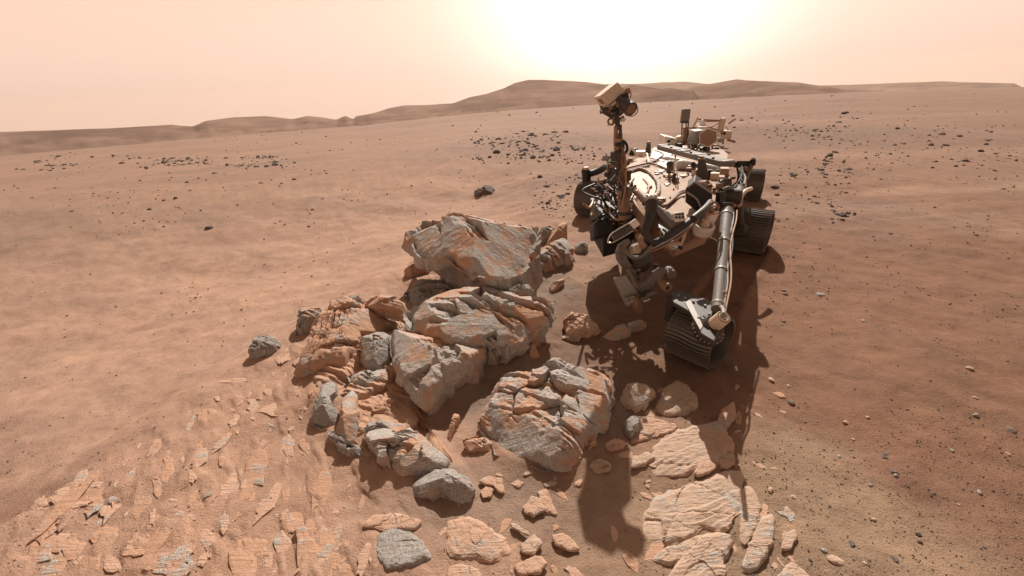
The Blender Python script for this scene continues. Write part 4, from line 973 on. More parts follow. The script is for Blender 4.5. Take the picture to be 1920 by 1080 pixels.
def build_rear():
    VH = np.array([0.12, 0.99, 0.0]); ZU = Z3v * 1.06
    # hexagonal antenna dish
    c = P(1328, 258, 7.4); k = px(c)
    n = CAM - c; n[2] *= .5; n = n / np.linalg.norm(n); n = n - L3 * .10; n /= np.linalg.norm(n)
    e1 = np.cross(Z3v, n); e1 /= np.linalg.norm(e1); e2 = np.cross(n, e1)
    hx = [c + (e1 * math.cos(t) * 17 + e2 * math.sin(t) * 16.5) * k for t in np.radians([100, 160, 220, 280, 340, 40])]
    hg = MB().prism(hx, -n * .06).build('antenna_dish', 'gold', bevel=.004, label='hexagonal tan antenna face with a pale rim')
    for i in range(6): MB().tube([hx[i] + n * .004, hx[(i + 1) % 6] + n * .004], 1.1 * k, 6).build('dish_rim', 'white', hg)
    bx_ = MB().para(P(1296, 272, 7.5), P(1304, 246, 7.5) - P(1296, 272, 7.5), P(1312, 270, 7.5) - P(1296, 272, 7.5), VH * .3).build('antenna_box', 'lgrey', hg, bevel=.01)
    MB().cyl(c - n * .05, c - n * .05 - Z3v * .35, .05, n=12).build('antenna_post', 'dark', hg)
    MB().cyl(P(1318, 276, 7.5), P(1318, 296, 7.5), .06, n=12).build('antenna_gimbal', 'dark', hg)
    # white box with a black port, left
    o = P(1245, 271, 7.7); k = px(o)
    wb = MB().para(o, RT * 24 * k - ZU * 5 * k, ZU * 14 * k, VH * .5 + RT * .02).build('equipment_box', 'white', bevel=.015)
    q = o + RT * 8 * k + ZU * 5.5 * k; MB().cyl(q + VH * .01, q - VH * .02, 2.6 * k, n=14).build('port', 'black', wb)
    MB().box(q + RT * 6 * k + ZU * 3.5 * k, RT * 7 * k, ZU * 1.6 * k, VH * .02).build('marking', 'grey', wb)
    MB().ball(P(1275, 262, 7.8), 11 * k, 18, (1.05, 1.0, .75)).build('padded_cover', 'cream', bevel=0)
    MB().box(P(1273, 274, 7.6), RT * 8 * k, ZU * 10 * k, VH * .2).build('bracket', 'black', bevel=.01)
    # grey paddle on a tripod
    o = P(1285, 216, 7.7); k = px(o)
    pd = MB().box(o, RT * 15 * k, ZU * 21 * k, VH * .12).build('paddle_antenna', 'grey', bevel=.02)
    MB().box(o - ZU * 11.5 * k, RT * 14 * k, ZU * 2.5 * k, VH * .14).build('paddle_base', 'dark', pd)
    for x0, x1 in ((1279, 1278), (1287, 1285), (1291, 1288)):
        MB().tube([P(x0, 228, 7.7), P(x1, 262, 7.75)], 1.2 * k, 6).build('paddle_leg', 'dark', pd)
    MB().tube([P(1285, 238, 7.7), P(1284, 272, 7.7)], 4 * k, 10).build('paddle_post', 'brown', pd)
    # rear frame and power unit
    Y = 8.4; k = px(P(1330, 250, Y))
    fr = MB().tube([P(1285, 240, Y), P(1330, 239, Y), P(1352, 246, Y)], 1.6 * k, 8).build('rear_frame', 'gold')
    for a, b, r, mt in (((1300, 238), (1309, 221), 2.2, 'cream'), ((1309, 224), (1355, 226), 1.4, 'gold'), ((1346, 247), (1353, 222), 3.0, 'cream'), ((1353, 249), (1359, 224), 2.5, 'cream'), ((1309, 228), (1352, 227), 1.0, 'gold'), ((1330, 240), (1352, 228), 1.0, 'gold'),
                        ((1318, 240), (1300, 260), 1.3, 'brown'), ((1352, 246), (1356, 270), 1.6, 'brown'), ((1340, 244), (1350, 258), 1.4, 'white'), ((1290, 243), (1292, 266), 2.0, 'brown'), ((1360, 235), (1366, 246), 1.2, 'cream')):
        MB().tube([P(*a, Y), P(*b, Y)], r * k, 8).build('frame_bar', mt, fr)
    MB().prism([P(1311, 238, Y - .1), P(1319, 224, Y - .1), P(1326, 237, Y - .1)], VH * .25).build('radiator_fin', 'white', fr, bevel=.01)
    MB().box(P(1316, 239, Y - .2), RT * 15 * k, ZU * 3.5 * k, VH * .2).build('frame_box', 'white', fr, bevel=.01)
    MB().box(P(1352, 235, Y), RT * 6 * k + ZU * 1 * k, ZU * 24 * k + RT * 6 * k, VH * .08).build('radiator_fin', 'cream', fr, bevel=.01)
    MB().box(P(1360, 252, Y), RT * 14 * k, ZU * 13 * k, VH * .3).build('frame_box', 'cream', fr, bevel=.012)
    MB().cyl(P(1358, 250, Y - .2), P(1358, 250, Y - .26), 3 * k, n=12).build('port', 'dark', fr)
    MB().box(P(1349, 262, Y - .3), RT * 11 * k, ZU * 7 * k, VH * .2).build('frame_box', 'lgrey', fr, bevel=.01)
    MB().tube([P(1364, 262, Y), P(1372, 264, Y), P(1378, 266, Y)], 2.2 * k, 8, 4).build('frame_bar', 'brown', fr)
    MB().tube([P(1366, 232, Y), P(1374, 226, Y), P(1379, 223, Y)], 1.6 * k, 8, 4).build('frame_bar', 'brown', fr)
    rs = np.random.default_rng(5)
    mts = ['brown', 'lgrey', 'dark', 'gold', 'white', 'brown', 'copper', 'black']
    for i in range(46):
        x = rs.uniform(1288, 1358); y = rs.uniform(270, 293) + (x - 1320) * .15
        p = P(x, y, 7.9 - rs.uniform(0, .5)); k = px(p)
        w = rs.uniform(3, 8) * k; h = rs.uniform(2, 6) * k
        MB().box(p, L3 * w + Z3v * rs.uniform(-.3, .3) * w, B3 * w, Z3v * h).build('rear_box', mts[i % 8], bevel=.006)
    for i in range(18):
        x = rs.uniform(1285, 1350); y = rs.uniform(266, 290)
        a = P(x, y, 7.6); b = P(x + rs.uniform(6, 26), y + rs.uniform(-4, 10), 7.5)
        MB().tube([a, (a + b) / 2 + Z3v * rs.uniform(-.04, .08), b], .012, 6, 5).build('cable', ('copper', 'lgrey', 'brown')[i % 3])
    MB().box(P(1341, 289, 7.5), RT * .07, ZU * .09, VH * .06).build('square_target', 'cream', bevel=.004)

def wheel(cx, axis, R=0.27, wd=0.41, name='wheel', ribs=44, sub=True, lab=None):
    cx = np.asarray(cx, float); ax = np.asarray(axis, float); ax = ax / np.linalg.norm(ax)
    h = np.array([0, 0, 1.0]); u = np.cross(h, ax); u /= np.linalg.norm(u); v = np.cross(ax, u)
    t = wd / 2
    o = MB().lathe(cx - ax * t, ax, [(0.06, R * .86), (0.0, R * .90), (0.0, R * .955), (0.05, R * .975), (wd * .5, R * .985), (wd - .05, R * .975), (wd, R * .955), (wd, R * .90), (wd - .06, R * .86)], 64)
    o.f = o.f[:-2]
    n = 64; b = 0
    # close the inner surface as a barrel
    for i in range(n):
        k = (i + 1) % n
        o.f.append((i, 8 * n + i, 8 * n + k, k))
    w = o.build(name, 'wheel', label=lab)
    gm = None
    for i in range(ribs):
        th = 2 * math.pi * i / ribs
        mb = MB(); secs = 9
        pts = []
        for j in range(secs):
            s = -1 + 2 * j / (secs - 1)
            ph = th + 0.028 * math.sin(s * math.pi * 1.2)
            rad = R * (0.965 + 0.016 * (1 - s * s))
            d = u * math.cos(ph) + v * math.sin(ph); tg = -u * math.sin(ph) + v * math.cos(ph)
            c0 = cx + ax * s * (t - .004)
            pts.append((c0 + d * rad - tg * .007, c0 + d * (rad + .019) - tg * .003, c0 + d * (rad + .019) + tg * .003, c0 + d * rad + tg * .007))
        vs = [q for p_ in pts for q in p_]; fs = [(3, 2, 1, 0), (4 * secs - 4, 4 * secs - 3, 4 * secs - 2, 4 * secs - 1)]
        for j in range(secs - 1):
            for q in range(4):
                r_ = (q + 1) % 4; fs.append((4 * j + q, 4 * j + r_, 4 * j + 4 + r_, 4 * j + 4 + q))
        mb.add(vs, fs).build('grouser', 'wheel', w)
    hub = MB().lathe(cx - ax * t * .55, ax, [(0, R * .16), (.02, R * .26), (wd * .4, R * .28), (wd * .58, R * .20), (wd * .6, R * .12)], 24).build('hub', 'dark', w)
    MB().lathe(cx - ax * t * .3, ax, [(0, R * .84), (.006, R * .85), (.014, R * .80), (.02, R * .3)], 40).build('wheel_disc', 'dark', w)
    for i in range(6):
        th = 2 * math.pi * i / 6 + .3
        pts = []
        for s in np.linspace(0, 1, 7):
            ph = th + .55 * s; rad = R * (.24 + .64 * s)
            pts.append(cx + ax * (.05 * math.sin(math.pi * s)) + (u * math.cos(ph) + v * math.sin(ph)) * rad)
        MB().tube(pts, [.018, .016, .014, .013, .013, .014, .018], 8).build('spoke', 'silver', w)
    return w

def build_wheels():
    # front wheel, steered
    c = at(1311, 628, 0.203 + gz(1.5, 2.5))
    ax = at(1356, 630, .4) - at(1272, 598, .4); ax[2] = 0
    wheel(c, ax, R=.208, wd=.36, lab='nearest wheel, steered inward, with ribbed tread')
    c2 = at(1408, 432, 0.275 + gz(3.1, 4.9)); ax2 = at(1437, 436, .27) - at(1380, 428, .27); ax2[2] = 0
    wheel(c2, ax2)
    c3 = at(1405, 346, 0.275 + gz(4.5, 7.4)); ax3 = np.array([0.9, -.42, 0])
    wheel(c3, ax3)
    c4 = at(1106, 372, 0.28 + gz(1.4, 6.4)); wheel(c4, (0.80, -0.60, 0), R=.29, wd=.34)
    c5 = at(1160, 322, 0.27); wheel(c5, (0.9, -.42, 0))
    # steering assembly over the front wheel
    s0 = at(1338, 610, .52); k = px(s0)
    ax = np.array([.12, -.55, .82]); ax /= np.linalg.norm(ax); s1 = s0 + ax * .13
    st = MB().lathe(s0 - ax * .10, ax, [(0, 30 * k), (.012, 31 * k), (.02, 31 * k), (.024, 27 * k), (.05, 24 * k), (.055, 22 * k), (.10, 20 * k), (.125, 17 * k)], 36).build('steering_drum', 'dark', label='dark steering drum with bolts above the nearest wheel')
    e1 = np.cross(ax, Z3v); e1 /= np.linalg.norm(e1); e2 = np.cross(e1, ax)
    for i in range(22):
        t = 2 * math.pi * i / 22; d = e1 * math.cos(t) + e2 * math.sin(t)
        q = s0 - ax * .078 + d * 28.7 * k
        MB().cyl(q, q + ax * .016, 1.8 * k, n=8).build('bolt', 'lgrey', st)
    for i in range(16):
        t = 2 * math.pi * i / 16; d = e1 * math.cos(t) + e2 * math.sin(t)
        q = s0 - ax * .05 + d * 23 * k
        MB().cyl(q, q + ax * .014, 1.3 * k, n=8).build('bolt', 'lgrey', st)
    cp = MB().lathe(s0 + ax * .02, ax, [(0, 13.5 * k), (.06, 13.2 * k), (.10, 12.8 * k), (.105, 12 * k), (.105, 10.8 * k), (.102, 10.5 * k)], 28).build('actuator_cap', 'cream', st, label='cream motor cap with a white ring emblem')
    ct = s0 + ax * .126
    MB().tube([ct + (e1 * math.cos(t) + e2 * math.sin(t)) * 8 * k for t in np.linspace(0, 2 * math.pi, 24, endpoint=False)], 1.0 * k, 6, 0, True).build('emblem_ring', 'white', cp)
    MB().lathe(s0 + ax * .122, ax, [(0, 10.5 * k), (.002, 10.4 * k)], 28).build('cap_face', 'gold', cp)
    for d in (e1, e2):
        for s in (-1, 1):
            q = ct + (e1 + e2 * s) * 2.8 * k if d is e1 else ct - (e1 + e2 * s) * 2.8 * k
            MB().box(q, e1 * 3.6 * k, e2 * 3.6 * k, ax * .004).build('emblem_mark', 'white', cp)
    # fork plate down to the wheel
    fp = [at(1256, 548, .52), at(1276, 543, .52), at(1330, 562, .52), at(1356, 600, .52), at(1340, 640, .52), at(1314, 624, .52), at(1294, 584, .52), at(1262, 566, .52)]
    pl = MB().prism(fp, (0, 0, -.04)).build('fork_plate', 'dark', bevel=.008)
    MB().prism([at(1284, 568, .5215), at(1294, 562, .5215), at(1318, 612, .5215), at(1313, 620, .5215)], (0, 0, .006)).build('fork_edge', 'lgrey', pl, bevel=.002)
    for x, y in ((1272, 555), (1300, 566), (1322, 574), (1284, 560), (1330, 590), (1310, 596)):
        q = at(x, y, .525); MB().cyl(q - Z3v * .02, q + Z3v * .012, .010, n=8).build('bolt', 'lgrey', pl)
    q0 = at(1262, 556, .46); MB().cyl(q0, q0 - Z3v * .22, .045, n=14).build('fork_leg', 'dark', pl)
    # grey strut up to the body
    a = at(1345, 580, .56); b = P(1363, 396, 3.62); k1 = px(a)
    sr = MB().tube([a, a + (b - a) * .12, a + (b - a) * .9, b], [11.2 * k1, 10.6 * k1, 10 * px(b), 11.5 * px(b)], 20).build('suspension_strut', 'grey', label='long grey suspension tube from body to nearest wheel')
    for t in (.04, .33, .62, .94):
        q = a + (b - a) * t; d = (b - a) / np.linalg.norm(b - a)
        MB().cyl(q - d * .012, q + d * .012, 11.8 * px(q), n=20).build('strut_band', 'lgrey', sr)
    for s, mt in ((9, 'dark'), (12, 'copper'), (6, 'lgrey')):
        pts = [a + (b - a) * t + RT * (s + 3.5 * math.sin(t * 9 + s)) * px(a + (b - a) * t) - VD * .035 for t in np.linspace(-.03, 1, 9)]
        MB().tube(pts, .007, 6, 4).build('strut_cable', mt, sr)
    for x, y in ((1361, 508), (1360, 520), (1357, 548)):
        q = P(x, y, np.interp(y, [396, 578], [b[1], a[1]]) - .06); MB().box(q, RT * .03, UP * .022, VD * .03).build('cable_clamp', 'cream', sr, bevel=.003)
    MB().tube([at(1352, 575, .62), at(1356, 580, .68), at(1357, 590, .70), s1], .012, 8, 5).build('strut_cable', 'lgrey', sr)
    # joint where the strut meets the body, and the bogie behind
    j = P(1364, 368, 3.85); kj = px(j)
    jt = MB().cyl(j - L3 * .10, j + L3 * .12, 15 * kj, n=24).build('rocker_joint', 'dark')
    for (x, y, w, h, mt, Y) in ((1362, 345, 14, 18, 'dark', 3.9), (1372, 372, 12, 20, 'black', 3.95), (1352, 372, 12, 22, 'dark', 3.75), (1373, 384, 8, 10, 'copper', 3.8), (1362, 388, 20, 14, 'dark', 3.65), (1384, 376, 10, 14, 'lgrey', 4.2), (1350, 350, 10, 10, 'brown', 3.9)):
        q = P(x, y, Y); MB().box(q, RT * w * kj, UP * h * kj, VD * 14 * kj).build('joint_box', mt, jt, bevel=.006)
    MB().tube([P(1356, 356, 3.8), P(1368, 352, 3.8), P(1378, 362, 3.85), P(1380, 378, 3.9)], 3.4 * kj, 10, 6).build('joint_hose', 'grey', jt)
    MB().tube([P(1386, 386, 4.2), P(1390, 368, 4.3), P(1398, 358, 4.4), P(1408, 354, 4.5)], 4.0 * px(P(1390, 370, 4.3)), 10, 5).build('joint_hose', 'cream', jt)
    bg = MB().tube([j, P(1382, 366, 4.6), P(1388, 352, 5.4), P(1394, 326, 6.6)], .055, 10, 4).build('bogie_arm', 'dark')
    MB().tube([P(1382, 366, 4.6), P(1384, 400, 4.7), P(1386, 428, 4.75)], .06, 10, 4).build('bogie_leg', 'dark', bg)
    MB().cyl(P(1382, 430, 4.7), P(1392, 432, 4.8), .09, n=18).build('drive_motor', 'dark', bg)
    rs = np.random.default_rng(9)
    kr = px(P(1400, 320, 7.2))
    MB().box(P(1392, 308, 7.2), RT * 26 * kr, UP * 9 * kr, VD * .15).build('bogie_box', 'black', bg, bevel=.015)
    MB().tube([P(1397, 340, 7.1), P(1404, 322, 7.1), P(1411, 304, 7.1)], 4 * kr, 10, 4).build('rear_fork', 'grey', bg)
    MB().cyl(P(1411, 310, 7.1), P(1412, 298, 7.1), 5 * kr, n=14).build('steering_drum', 'black', bg)
    MB().ball(P(1412, 297, 7.1), 3 * kr, 12).build('steering_cap', 'cream', bg)
    for i in range(14):
        x, y = rs.uniform(1374, 1400), rs.uniform(312, 362)
        q = P(x, y, 6.2); w = rs.uniform(4, 10) * px(q)
        MB().box(q, RT * w, UP * w * rs.uniform(.5, 1.6), VD * w).build('bogie_box', ('dark', 'black', 'brown', 'grey', 'gold')[i % 5], bg, bevel=.008)
    for i in range(8):
        a_ = P(rs.uniform(1372, 1398), rs.uniform(310, 340), 5.6); b_ = P(rs.uniform(1376, 1402), rs.uniform(345, 385), 5.2)
        MB().tube([a_, (a_ + b_) / 2 + RT * .04, b_], .014, 6, 5).build('cable', ('dark', 'copper', 'lgrey', 'black')[i % 4], bg)
    # far side suspension with its steering actuator
    Y = c4[1] + .05; k = px(P(1105, 350, Y))
    fs_ = MB().cyl(P(1100, 345, Y), P(1099, 318, Y), 8 * k, n=18).build('steering_drum', 'black')
    MB().cyl(P(1099, 318, Y), P(1099, 313, Y), 5 * k, n=14).build('steering_cap', 'cream', fs_)
    MB().tube([P(1093, 330, Y), P(1091, 320, Y), P(1096, 314, Y)], 1.4 * k, 6, 4).build('cable', 'brown', fs_)
    MB().tube([P(1106, 326, Y), P(1124, 320, Y), P(1138, 312, Y - .2), P(1150, 318, Y - .6)], 6 * k, 10, 4).build('suspension_arm', 'dark')
    MB().tube([P(1104, 345, Y), P(1110, 360, Y), P(1116, 372, Y)], 5 * k, 10, 4).build('fork_leg', 'lgrey', fs_)
    for i in range(16):
        a_ = P(rs.uniform(1106, 1120), rs.uniform(340, 375), Y - .3); b_ = P(rs.uniform(1132, 1162), rs.uniform(330, 380), Y - .9)
        MB().tube([a_, b_], rs.uniform(1.2, 2.6) * k, 8).build('truss_rod', ('black', 'dark', 'lgrey', 'black')[i % 4])
    for i in range(30):
        x, y = rs.uniform(1112, 1192), rs.uniform(362, 432)
        if y > 390 + (x - 1112) * .6 or (x > 1186 and y < 395): continue
        q = P(x, y, 4.1 + rs.uniform(-.2, .3)); w = rs.uniform(6, 15) * px(q)
        MB().box(q, RT * w + UP * w * rs.uniform(-.4, .4), UP * w * rs.uniform(.6, 1.4), VD * w).build('front_box', ('dark', 'black', 'brown', 'dark', 'gold')[i % 5], bevel=.01)
    q = P(1130, 428, 3.95); MB().box(q, RT * 40 * px(q) + UP * 14 * px(q), UP * 34 * px(q), VD * .25).build('front_box', 'black', bevel=.03)
    for i in range(14):
        a_ = P(rs.uniform(1130, 1160), rs.uniform(350, 400), 3.9); b_ = P(rs.uniform(1165, 1200), rs.uniform(380, 440), 3.6)
        MB().tube([a_, (a_ + b_) / 2 - Z3v * .06, b_], .010, 6, 5).build('cable', ('dark', 'black', 'copper', 'brown')[i % 4])
    for i in range(70):
        x, y = rs.uniform(1112, 1200), rs.uniform(318, 446)
        lo = np.interp(x, [1112, 1130, 1200], [395, 425, 450]); hi = np.interp(x, [1112, 1150, 1165, 1200], [330, 325, 345, 400])
        if not hi < y < lo: continue
        q = P(x, y, 4.0 + rs.uniform(-.25, .5)); w = rs.uniform(4, 10) * px(q)
        if i % 2: MB().box(q, RT * w + UP * w * rs.uniform(-.6, .6), UP * w * rs.uniform(.5, 1.5), VD * w * 1.6).build('front_box', ('black', 'dark', 'brown', 'lgrey', 'black')[i % 5], bevel=.006)
        else:
            d = RT * rs.normal() + UP * rs.normal() + VD * rs.normal() * .5; d /= np.linalg.norm(d)
            MB().cyl(q - d * w, q + d * w, w * rs.uniform(.25, .5), n=12).build('front_actuator', ('black', 'dark', 'grey', 'gold', 'black')[i % 5])
    for i in range(30):
        x, y = rs.uniform(1112, 1185), rs.uniform(330, 410)
        a_ = P(x, y, 3.9 + rs.uniform(-.1, .4)); b_ = P(x + rs.uniform(-20, 34), y + rs.uniform(-6, 34), 3.9 + rs.uniform(-.2, .3))
        MB().tube([a_, (a_ + b_) / 2 + np.array([rs.normal() * .05, 0, rs.normal() * .05]), b_], rs.uniform(.006, .014), 6, 5).build('cable', ('dark', 'black', 'copper', 'brown', 'lgrey')[i % 5])
    # tan curved fairing below the well
    fa = [P(1186, 372, 3.75), P(1196, 392, 3.55), P(1212, 412, 3.45), P(1214, 432, 3.42), P(1206, 440, 3.45), P(1196, 420, 3.55), P(1184, 398, 3.7)]
    MB().prism(fa, B3 * .2).build('fairing', 'gold', bevel=.02)

def build_arm():
    Y = 3.22; k = px(P(1220, 440, Y))
    # shoulder: silver bracket and dark link
    sb = MB().box(P(1221, 372, 3.5), RT * 20 * k, UP * 8 * k, VD * 16 * k).build('shoulder_bracket', 'silver', bevel=.006)
    for x in (1213, 1221, 1229):
        MB().cyl(P(x, 371, 3.46), P(x, 364, 3.46), 2.2 * k, n=10).build('bolt', 'silver', sb)
    sh = MB().tube([P(1222, 378, 3.42), P(1222, 396, 3.36), P(1216, 414, 3.30), P(1210, 436, 3.24), P(1222, 456, Y), P(1240, 452, Y), P(1266, 436, Y), P(1292, 418, Y + .05), P(1314, 402, Y + .12)],
                    [12 * k, 12 * k, 10 * k, 8 * k, 8 * k, 9 * k, 9 * k, 8.5 * k, 8 * k], 14, 5).build('arm', 'dark', label='dark bent arm link across the front of the body')
    MB().tube([P(1300, 410, Y - .02), P(1322, 392, Y + .1), P(1332, 380, Y + .3)], 7 * k, 12, 5).build('arm_end', 'dark', sh)
    MB().tube([P(1212, 470, Y - .06), P(1232, 462, Y - .06), P(1262, 446, Y - .06), P(1300, 420, Y)], 1.8 * k, 8, 5).build('arm_cable', 'lgrey', sh)
    MB().tube([P(1214, 474, Y - .05), P(1240, 464, Y - .05), P(1270, 448, Y - .05), P(1310, 412, Y + .05)], 1.6 * k, 8, 5).build('arm_cable', 'copper', sh)
    MB().tube([P(1232, 392, 3.34), P(1246, 408, 3.3), P(1262, 424, 3.26)], 7 * k, 10, 4).build('arm_link', 'grey', sh)
    # ribbed grey canister with a silver frame
    a, b = P(1148, 446, 3.15), P(1186, 424, 3.15); kc = px(a); ax = (b - a) / np.linalg.norm(b - a); Lc = np.linalg.norm(b - a)
    can = MB().cyl(a, b, 8 * kc, n=20).build('canister', 'grey')
    for i in range(9):
        q = a + ax * Lc * (.08 + .105 * i); MB().cyl(q - ax * .006, q + ax * .006, 8.8 * kc, n=20).build('canister_rib', 'dark', can)
    for s in (-1, 1):
        off = UP * s * 8 * kc - VD * 5 * kc
        MB().tube([a - ax * 8 * kc + off * .3, a + off * 1.15, b + off * 1.1], 1.3 * kc, 6, 3).build('frame_rod', 'silver', can)
    MB().tube([a - ax * 8 * kc + UP * 3 * kc, a - ax * 9 * kc - UP * 4 * kc, a - UP * 9 * kc], 1.5 * kc, 6, 3).build('frame_rod', 'silver', can)
    cpx = P(1189, 420, 3.12); MB().box(cpx, (RT * .75 + UP * .6) * 13 * kc, (UP * .75 - RT * .6) * 15 * kc, VD * 14 * kc).build('canister_cap', 'white', can, bevel=.008)
    # wrist: C shaped bracket, drum and motor
    C_ = [P(x, y, 3.12) for x, y in ((1178, 446), (1164, 456), (1158, 470), (1161, 486), (1170, 498), (1181, 505), (1186, 498), (1178, 488), (1173, 474), (1176, 462), (1184, 454))]
    cb = MB().prism(C_, VD * .10).build('wrist_bracket', 'grey', bevel=.006)
    for x, y in ((1163, 462), (1160, 474), (1163, 486), (1171, 496)):
        q = P(x, y, 3.115); MB().box(q, RT * 7 * k, UP * .8 * k, VD * .008).build('seam', 'dark', cb)
    a, b = P(1190, 462, 3.2), P(1206, 500, 3.2)
    dr = MB().lathe(a, b - a, [(0, 14 * k), (.03, 19 * k), (.10, 23 * k), (.15, 23 * k), (.17, 19 * k), (.22, 15 * k)], 30).build('wrist_drum', 'dark')
    MB().tube([P(1170, 468, 3.06), P(1186, 482, 3.04), P(1204, 480, 3.04), P(1222, 462, 3.08)], 3.5 * k, 10, 6).build('drum_strap', 'grey', dr)
    MB().tube([P(1196, 440, 3.16), P(1200, 452, 3.12), P(1208, 464, 3.12)], 5 * k, 10, 4).build('wrist_motor', 'gold', dr)
    q = P(1201, 447, 3.06); MB().cyl(q, q - VD * .03, 4 * k, n=14).build('motor_cap', 'copper', dr)
    MB().cyl(P(1186, 470, 3.18), P(1196, 466, 3.12), 9 * k, n=18).build('wrist_housing', 'cream', dr)
    # tool turret below
    pl = [P(x, y, 3.02) for x, y in ((1154, 521), (1174, 516), (1196, 548), (1188, 570), (1178, 575))]
    tp = MB().prism(pl, VD * .09).build('tool_plate', 'lgrey', bevel=.006)
    MB().box(P(1182, 562, 2.99), RT * 14 * k + UP * 5 * k, UP * 12 * k - RT * 4 * k, VD * .08).build('tool_block', 'lgrey', tp, bevel=.006)
    MB().box(P(1179, 562, 2.945), RT * 7 * k + UP * 2 * k, UP * 6 * k - RT * 2 * k, VD * .01).build('tool_window', 'grey', tp)
    MB().tube([P(1176, 504, 3.08), P(1184, 522, 3.05), P(1194, 540, 3.02)], 4.5 * k, 10, 4).build('tool_link', 'grey', tp)
    MB().tube([P(1190, 556, 2.98), P(1194, 572, 2.98), P(1198, 584, 2.98)], [8 * k, 9 * k, 7 * k], 10, 3).build('tool_foot', 'brown', tp)
    bar = [P(x, y, 3.04) for x, y in ((1194, 548), (1212, 528), (1226, 510), (1240, 500), (1252, 506), (1244, 520), (1232, 528), (1226, 542), (1206, 552))]
    tb = MB().prism(bar, VD * .10).build('tool_arm', 'grey', bevel=.006)
    MB().box(P(1214, 553, 2.99), RT * 30 * k + UP * 10 * k, UP * 8 * k, VD * .07).build('tool_block', 'grey', tb, bevel=.005)
    MB().box(P(1206, 554, 2.95), RT * 9 * k + UP * 3 * k, UP * 6 * k, VD * .02).build('tool_slot', 'black', tb)
    MB().box(P(1211, 563, 2.97), RT * 13 * k + UP * 4 * k, UP * 4 * k, VD * .06).build('tool_block', 'silver', tb, bevel=.004)
    MB().cyl(P(1252, 506, 3.12), P(1260, 516, 3.02), 9 * k, n=18).build('tool_drum', 'grey', tb)
    a, b = P(1236, 526, 3.08), P(1252, 540, 2.94); ax = (b - a) / np.linalg.norm(b - a)
    dl = MB().lathe(a, ax, [(0, 9 * k), (.04, 8 * k), (np.linalg.norm(b - a) - .02, 8.5 * k), (np.linalg.norm(b - a), 9 * k), (np.linalg.norm(b - a), 4 * k), (np.linalg.norm(b - a) - .015, 3.5 * k)], 22).build('drill', 'gold', label='tan ringed drill nose')
    MB().lathe(b - ax * .012, ax, [(0, 3.6 * k), (.004, 3.4 * k)], 14).build('drill_bore', 'black', dl)
    rs = np.random.default_rng(31)
    for i in range(16):
        x, y = rs.uniform(1184, 1234), rs.uniform(496, 540)
        q = P(x, y, 3.14); w = rs.uniform(4, 9) * k
        MB().box(q, (RT + UP * rs.uniform(-.5, .5)) * w, UP * w * rs.uniform(.5, 1.3), VD * w).build('tool_box', ('black', 'dark', 'black', 'grey')[i % 4], bevel=.004)
    # white sample carousel box on the right front
    Yc = 3.42
    cp = [P(x, y, Yc) for x, y in ((1258, 455), (1276, 418), (1300, 404), (1340, 392), (1348, 402), (1338, 428), (1318, 446), (1290, 458), (1270, 468))]
    cx_ = MB().prism(cp, VD * .22).build('carousel_box', 'gold', bevel=.01)
    fr = [P(x, y, Yc - .01) for x, y in ((1306, 412), (1344, 396), (1349, 400), (1334, 430), (1322, 438), (1302, 428))]
    wf = MB().prism(fr, VD * .04 - Z3v * .02).build('carousel_front', 'white', cx_, bevel=.008)
    rc = P(1319, 428, Yc - .06); kc = px(rc); axr = UP * .75 - VD * .65; axr /= np.linalg.norm(axr)
    MB().lathe(rc - axr * .05, axr, [(0, 17 * kc), (.01, 18.5 * kc), (.085, 18.5 * kc), (.09, 17.5 * kc), (.09, 14.5 * kc), (.03, 14 * kc)], 32).build('carousel_ring', 'white', cx_)
    MB().lathe(rc - axr * .02, axr, [(0, 13 * kc), (.02, 12 * kc), (.03, 9 * kc), (.075, 8.5 * kc), (.08, 6 * kc), (.12, 5 * kc), (.125, 3.5 * kc)], 24).build('carousel_spindle', 'cream', cx_)
    for i in range(4):
        for j in range(6):
            q = P(1270 + 8 * i + 3 * j * .3, 432 + 6 * j - 5 * i, Yc - .008)
            if not (1262 < q[0] * 0 + 1270 + 8 * i < 1300): continue
            MB().box(q, RT * 5.5 * k + UP * 2 * k, UP * 3 * k, VD * .016).build('grille_slot', 'brown', cx_)
    MB().tube([P(1286, 424, Yc - .03), P(1284, 440, Yc - .03), P(1276, 460, Yc - .03)], 3.4 * k, 8, 4).build('pipe', 'cream', cx_)
    MB().prism([P(1250, 458, Yc - .04), P(1274, 452, Yc - .04), P(1280, 462, Yc - .04), P(1264, 470, Yc - .04)], VD * .08).build('carousel_foot', 'cream', cx_, bevel=.006)
    for i in range(9):
        a_ = P(rs.uniform(1294, 1312), rs.uniform(404, 420), Yc - .04); b_ = P(rs.uniform(1330, 1350), rs.uniform(388, 404), Yc)
        MB().tube([a_, (a_ + b_) / 2 + Z3v * rs.uniform(.0, .08) - VD * .05, b_], .009, 6, 5).build('cable', ('copper', 'gold', 'copper', 'brown')[i % 4])

build_body(); build_mast(); build_rear(); build_wheels(); build_arm()
